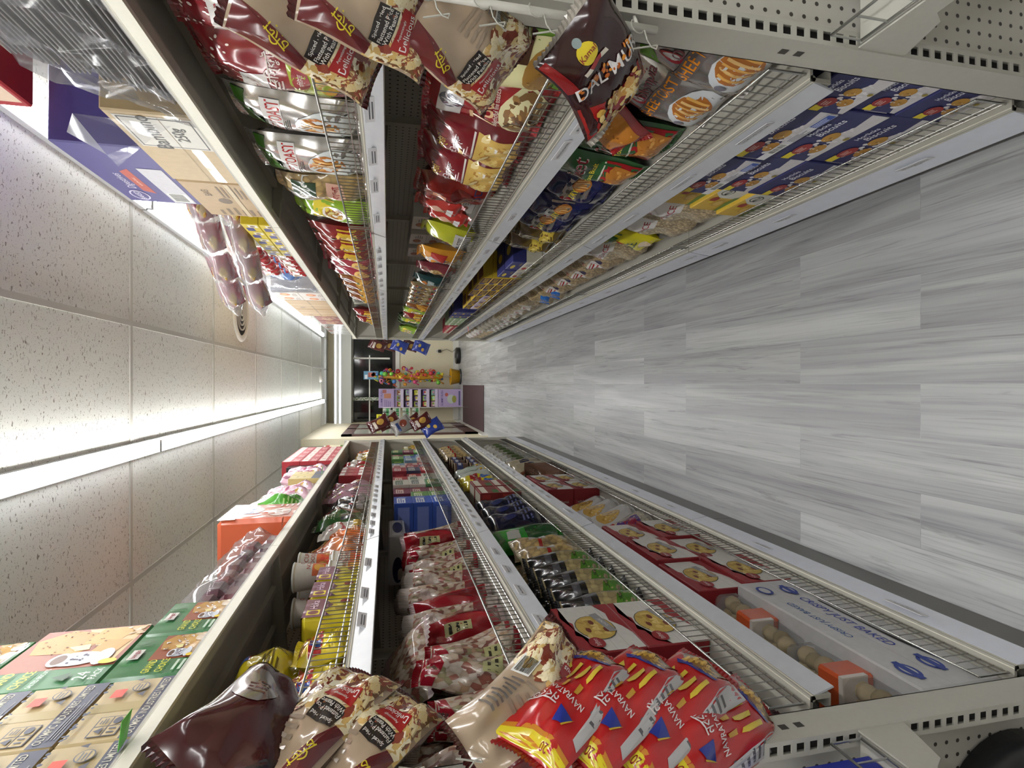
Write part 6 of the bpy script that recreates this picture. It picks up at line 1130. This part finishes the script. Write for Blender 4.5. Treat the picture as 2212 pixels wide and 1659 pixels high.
flag('L', 'T', 2.28, 'e0703c', 'orange paper flag on the left top shelf edge'); flag('L', 'T', .96, '6ad05a', 'green paper flag on the left top shelf edge by kraft cases'); flag('L', 'T', 3.62, '6ad05a', 'small green paper flag under the tan cases')
# ------------------------------------------------------------------ bags hung on the far ends of the shelving
P_FARB = pouch('savoury_mix_bag', 'snack bag', .14, .2, .08, '4a1618', [('F', 'E', .1, -.2, .5, .4, 'a8843c'), ('F', 'R', -.7, .3, .5, .6, 'c0b4a8')], 'foil', 221)
P_FARS = pouch('savoury_mix_bag', 'snack bag', .17, .2, .08, '7d7a76', [('F', 'E', .1, -.2, .5, .4, '6a3024'), ('F', 'R', -.7, .3, .5, .6, '2c3a6a')], 'foil', 223)
P_FARU = pouch('snack_bag', 'snack bag', .16, .22, .08, '24388a', [('F', 'E', .2, .3, .3, .2, 'c9b25c'), ('F', 'E', -.3, -.3, .3, .2, 'c9a24c')], 'foil', 225)
for i, (u, v, p, d) in enumerate(((800, 925, P_FARB, 'maroon bag hung on the far left shelf end, topmost'), (822, 921, P_FARB, 'maroon and gold bag hung on the far left shelf end'), (850, 928, P_FARS, 'silver bag hung on the far left shelf end'), (870, 922, P_FARB, 'red bag hung on the far left shelf end'), (892, 921, P_FARB, 'red bag hung low on the far left shelf end'), (915, 932, P_FARU, 'blue bag hung lowest on the far left shelf end'))):
    q = py(u, v, 5.80 + .06 * (i % 2 and i < 5)); span(p, q, q + Vector((.09, .03, -.17)), (.3, -1, .2), d, '', 1, 0, .55)
for i, (u, v, p, d) in enumerate(((800, 740, P_FARB, 'dark red bag hung on the far right shelf end, topmost'), (825, 740, P_FARB, 'maroon bag hung on the far right shelf end'), (848, 742, P_FARU, 'blue bag hung on the far right shelf end'), (872, 741, P_FARB, 'brown red bag hung on the far right shelf end'), (895, 744, P_FARU, 'blue bag hung lowest on the far right shelf end'))):
    q = py(u, v, 7.02 + .06 * (i % 2)); span(p, q, q + Vector((-.06, .03, -.17)), (-.3, -1, .2), d, '', 1, 0, .55)
# ------------------------------------------------------------------ far end of the aisle
m = MB(); m.box(-.74, 8.25, .001, -.02, 10.6, .012, M('3a2224', 'matte'), .004); tag(m.build('entrance_mat'), 'dark maroon entrance mat on the grey floor before the window', 'mat')
# toy spinner
t = empty('toy_stand', (.15, 11.0, .0)); tag(t, 'tall stand hung with colourful little toys in a yellow bucket base', 'toy stand')
m = MB(); m.lathe([(.001, .03), (.13, .03), (.165, .20), (.175, .205), (.17, .215), (.155, .205), (.12, .05), (.001, .05)], M('c9971e', 'plastic'), 28); m.build('bucket', t)
m = MB(); m.lathe([(.001, .001), (.16, .001), (.16, .03), (.001, .03)], M('2a2a2c', 'plastic'), 20); m.build('foot', t)
m = MB(); m.tube([(0, 0, .05), (0, 0, 1.85)], .014, WHM, 10); m.build('pole', t)
m = MB(); m.lathe([(.02, .36), (.07, .42), (.05, .6), (.075, .8), (.05, 1.0), (.07, 1.2), (.045, 1.4), (.03, 1.62), (.01, 1.7)], M('b8861e', 'foil'), 12); m.build('yellow_netting', t)
rnd = random.Random(9); TC = ['c94a7a', 'd6a02a', 'c9452c', '3fa88a', '8a5aa8', 'd07aa0', '6aa83a', 'c98a2c', 'd6c23a', 'b02a3c', '4a7ab8', '9ac94a']
for k in range(100):
    z = .38 + 1.32 * (k / 100) + rnd.uniform(-.03, .03); a = rnd.uniform(0, 6.28); r = rnd.uniform(.05, .17) * (1 - .35 * max(0, (z - 1.4) / .4)); c = rnd.choice(TC); x, y = r * math.cos(a), r * math.sin(a); s_ = rnd.uniform(.026, .05)
    m = MB(); mt = M(c, 'plastic')
    typ = k % 4
    if typ == 0: m.lathe([(.001, -s_)] + [(s_ * math.cos(b), s_ * math.sin(b)) for b in (-1, -.5, 0, .5, 1)] + [(.001, s_)], mt, 8, (x, y, z))
    elif typ == 1:
        m.lathe([(.001, -s_), (s_ * .8, -s_ * .6), (s_ * .5, s_ * .1), (.001, s_ * .2)], mt, 8, (x, y, z)); m.lathe([(.001, 0), (s_ * .55, s_ * .4), (.001, s_)], M(rnd.choice(TC), 'plastic'), 8, (x, y, z))
    elif typ == 2: m.tube([(x - s_, y, z - s_), (x, y + s_ * .3, z + s_), (x + s_, y, z - s_ * .6)], s_ * .35, mt, 6)
    else: m.lathe([(s_ * .5, -s_ * .3), (s_, 0), (s_ * .5, s_ * .3), (s_ * .35, 0), (s_ * .5, -s_ * .3)], mt, 10, (x, y, z), ax='y')
    m.tube([(0, 0, z + .05), (x * .8, y * .8, z + .03), (x, y, z)], .004, M('c98a1e', 'plastic'), 4); m.build('toy', t)
m = MB(); m.box(.0 - .06, -.03, 1.62, .10, -.02, 1.90, M('5a8aa8', 'card')); m.box(-.05, -.0305, 1.83, .03, -.0301, 1.88, M('cfd4d8', 'card'))
for q in range(9): m.box(rnd.uniform(-.04, .05), -.0312, rnd.uniform(1.64, 1.8), rnd.uniform(.05, .09), -.0302, rnd.uniform(1.66, 1.82), M(rnd.choice(['2c4a6a', 'b05a4a', 'cfd4d8']), 'card'))
m.build('header_card', t)
# purple cardboard candy display
t = empty('candy_display', (-.285, 11.02, .0)); tag(t, 'lilac cardboard floor display with five tiers of sweets', 'floor display')
LIL = M('a795bc', 'card'); m = MB(); m.box(-.18, -.10, .0, .18, .16, .46, LIL); m.box(-.19, .14, .46, .19, .165, 1.62, LIL)
for x in (-.19, .178): m.box(x, -.06, .46, x + .012, .16, 1.32, LIL)
m.build('body', t)
def dface(w_, h_, y): return Face(lambda x, z, o: (x * w_ / 2, y - o, z * h_ / 2), w_, h_)
mb = MB(); mb.box(-.19, .0, .0, .19, .01, .3, LIL); decals(mb, {'F': Face(lambda x, z, o: (x * .19, -o, .15 + z * .15), .38, .3)}, [('F', 'T', 'GUMMY RUSH', -.0, .62, .26, .8, 0, 0, '4a3a7a'), ('F', 'R', .0, -.6, .5, .3, 'b87a5c'), ('F', 'R', .55, .0, .9, .5, '9c5a50'), ('F', 'S', -.9, -.6, -.1, .3, 4, '7d6a9a')], 'card')
h = mb.build('header', t); h.location = (0, .1, 1.32)
mb = MB(); decals(mb, {'F': Face(lambda x, z, o: (x * .18, -.1005 - o, .23 + z * .22), .36, .44)}, [('F', 'T', 'GUMMY RUSH', 0, .7, .2, .85, 0, 0, '4a3a7a'), ('F', 'E', -.1, -.1, .5, .35, 'b0b8b0'), ('F', 'E', -.1, -.4, .4, .2, '8a8a3c'), ('F', 'E', .4, .3, .2, .15, 'b05a4c'), ('F', 'R', -.8, -.95, .8, -.8, '4a4a70')], 'card'); mb.build('front_print', t)
SWC = [('8a4a3a', '6a8a3c', '7a5a3a'), ('7a6aa0', '8a5a4a', '9ab0a0'), ('9aa03a', '5a3a6a', 'b0a82c'), ('b03a3a', '8aa84a', '6a5a9a'), ('c08a9a', '7a9a3c', '8ac0a8')]
for k in range(5):
    z = .48 + k * .168; m = MB(); m.box(-.178, -.09, z, .178, .14, z + .008, LIL); m.box(-.178, -.095, z - .012, .178, -.088, z + .045, M('bfb4cc', 'card')); m.build('tier', t)
    for j in range(3):
        q = carton('sweet_pack', 'sweets', .10, .07, .105, SWC[4 - k][j], [('F', 'R', -.8, -.4, .8, .5, ('c9c0b4', 'd0c890', '8a8a9a')[(j + k) % 3]), ('F', 'E', .2, .3, .4, .4, SWC[4 - k][(j + 1) % 3])], 'foil', 300 + k * 3 + j)
        put(q, Matrix.Translation((-.285 - .113 + j * .113, 11.0, z + .0095)), 'small sweets packet on the lilac display, %s tier' % ('lowest', 'second', 'third', 'fourth', 'top')[k], '', True, j)
# can rack by the entrance
t = empty('can_rack', (-.72, 9.9, .9)); tag(t, 'white wire rack of green and white cans near the entrance door', 'can rack')
m = MB()
for x in (-.012, .30): m.tube([(x, -.05, -.886), (x, -.05, .63)], .006, WHM, 6)
for z in (0, .17, .34, .51): m.box(-.015, -.10, z - .012, .31, .05, z - .004, WHM)
m.build('rack_frame', t)
P_CAN = cup('drink_can', 'can', .032, .033, .12, 'b9c0b8', [('F', 'R', -.5, -.8, .5, .0, '3c7a48'), ('F', 'S', -.3, .1, .3, .7, 2, '5a6a60')])
for r, z in enumerate((0, .17, .34, .51)):
    for k in range(4): put(P_CAN, Matrix.Translation((-.69 + k * .075, 9.86, .9 + z + .0)), 'green and white can on the wire rack, %s shelf' % ('lowest', 'second', 'third', 'top')[r], '', True, k)
m = MB(); m.box(0, 0, 0, .10, .004, .09, M('d6cf2a', 'card')); m.box(.02, -.0006, .03, .08, 0, .06, M('8a8620', 'card')); o = m.build('yellow_sign'); o.location = (-.63, 9.80, 1.545); tag(o, 'small yellow price sign on top of the can rack', 'sign')
# outlet, adapter, cord, black round device
m = MB(); m.box(-.035, -.006, -.057, .035, 0, .057, M('cfcbc0', 'plastic'), .003); m.box(-.02, -.0075, .01, .02, -.005, .045, M('b0aca2', 'plastic')); m.box(-.02, -.0075, -.045, .02, -.005, -.01, M('b0aca2', 'plastic')); o = m.build('wall_outlet'); o.location = (.68, YF - .001, .42); tag(o, 'cream wall outlet on the beige wall under the window', 'outlet')
m = MB(); B2 = M('1a1a1c', 'plastic'); m.box(-.03, -.06, -.03, .03, -.008, .03, B2, .005); m.tube([(.0, -.05, -.03), (.04, -.06, -.15), (-.02, -.08, -.26), (.05, -.10, -.33)], .005, B2, 6); o = m.build('power_adapter'); o.location = (.68, YF - .001, .40); tag(o, 'black power adapter and cord plugged into the wall outlet', 'power adapter')
m = MB(); m.lathe([(.001, .001), (.16, .001), (.17, .015), (.17, .075), (.155, .092), (.001, .095)], B2, 32); m.lathe([(.05, .095), (.05, .105), (.001, .106)], M('2c2c30', 'plastic'), 20); o = m.build('robot_vacuum'); o.location = (.58, 11.12, 0); tag(o, 'black low round device on the floor against the far wall', 'robot vacuum')
# notices and garland at the window
m = MB(); m.box(0, 0, 0, .2, .003, .14, M('b8bcbc', 'card')); m.box(.02, -.0006, .03, .12, 0, .1, M('7d8a8a', 'card')); o = m.build('paper_notice'); o.location = (-.72, YF - .034, 1.29); tag(o, 'grey paper notice at the lower left of the dark window', 'notice')
m = MB(); m.box(0, 0, 0, .10, .003, .28, M('c9b54a', 'card')); m.box(.02, -.0006, .05, .08, 0, .2, M('a8902c', 'card')); o = m.build('yellow_poster'); o.location = (.74, YF - .034, 1.36); tag(o, 'yellow paper poster at the right of the dark window', 'poster')
t = empty('leaf_garland', (-.30, YF - .06, 1.5)); tag(t, 'thin green leaf garland trailing down the white window post', 'garland')
m = MB(); m.tube([(.0, 0, .60), (.02, -.01, .4), (-.02, -.01, .2), (.01, -.01, 0)], .003, M('4a6a3a', 'matte'), 5); m.build('vine', t)
m = MB(); GL = M('5c7a4c', 'matte')
for k in range(30):
    z = .02 + k * .02; x = .02 * math.sin(k * 1.7) + rnd.uniform(-.03, .03); y = -.012 - rnd.uniform(0, .02); a = rnd.uniform(-.8, .8)
    m.add([(x, y, z), (x + .012 + a * .01, y - .006, z + .012), (x + a * .03, y - .004, z + .032), (x - .012, y + .002, z + .014)], [(0, 1, 2, 3)], GL)
m.build('leaves', t)
ease_apart()
finish_labels()
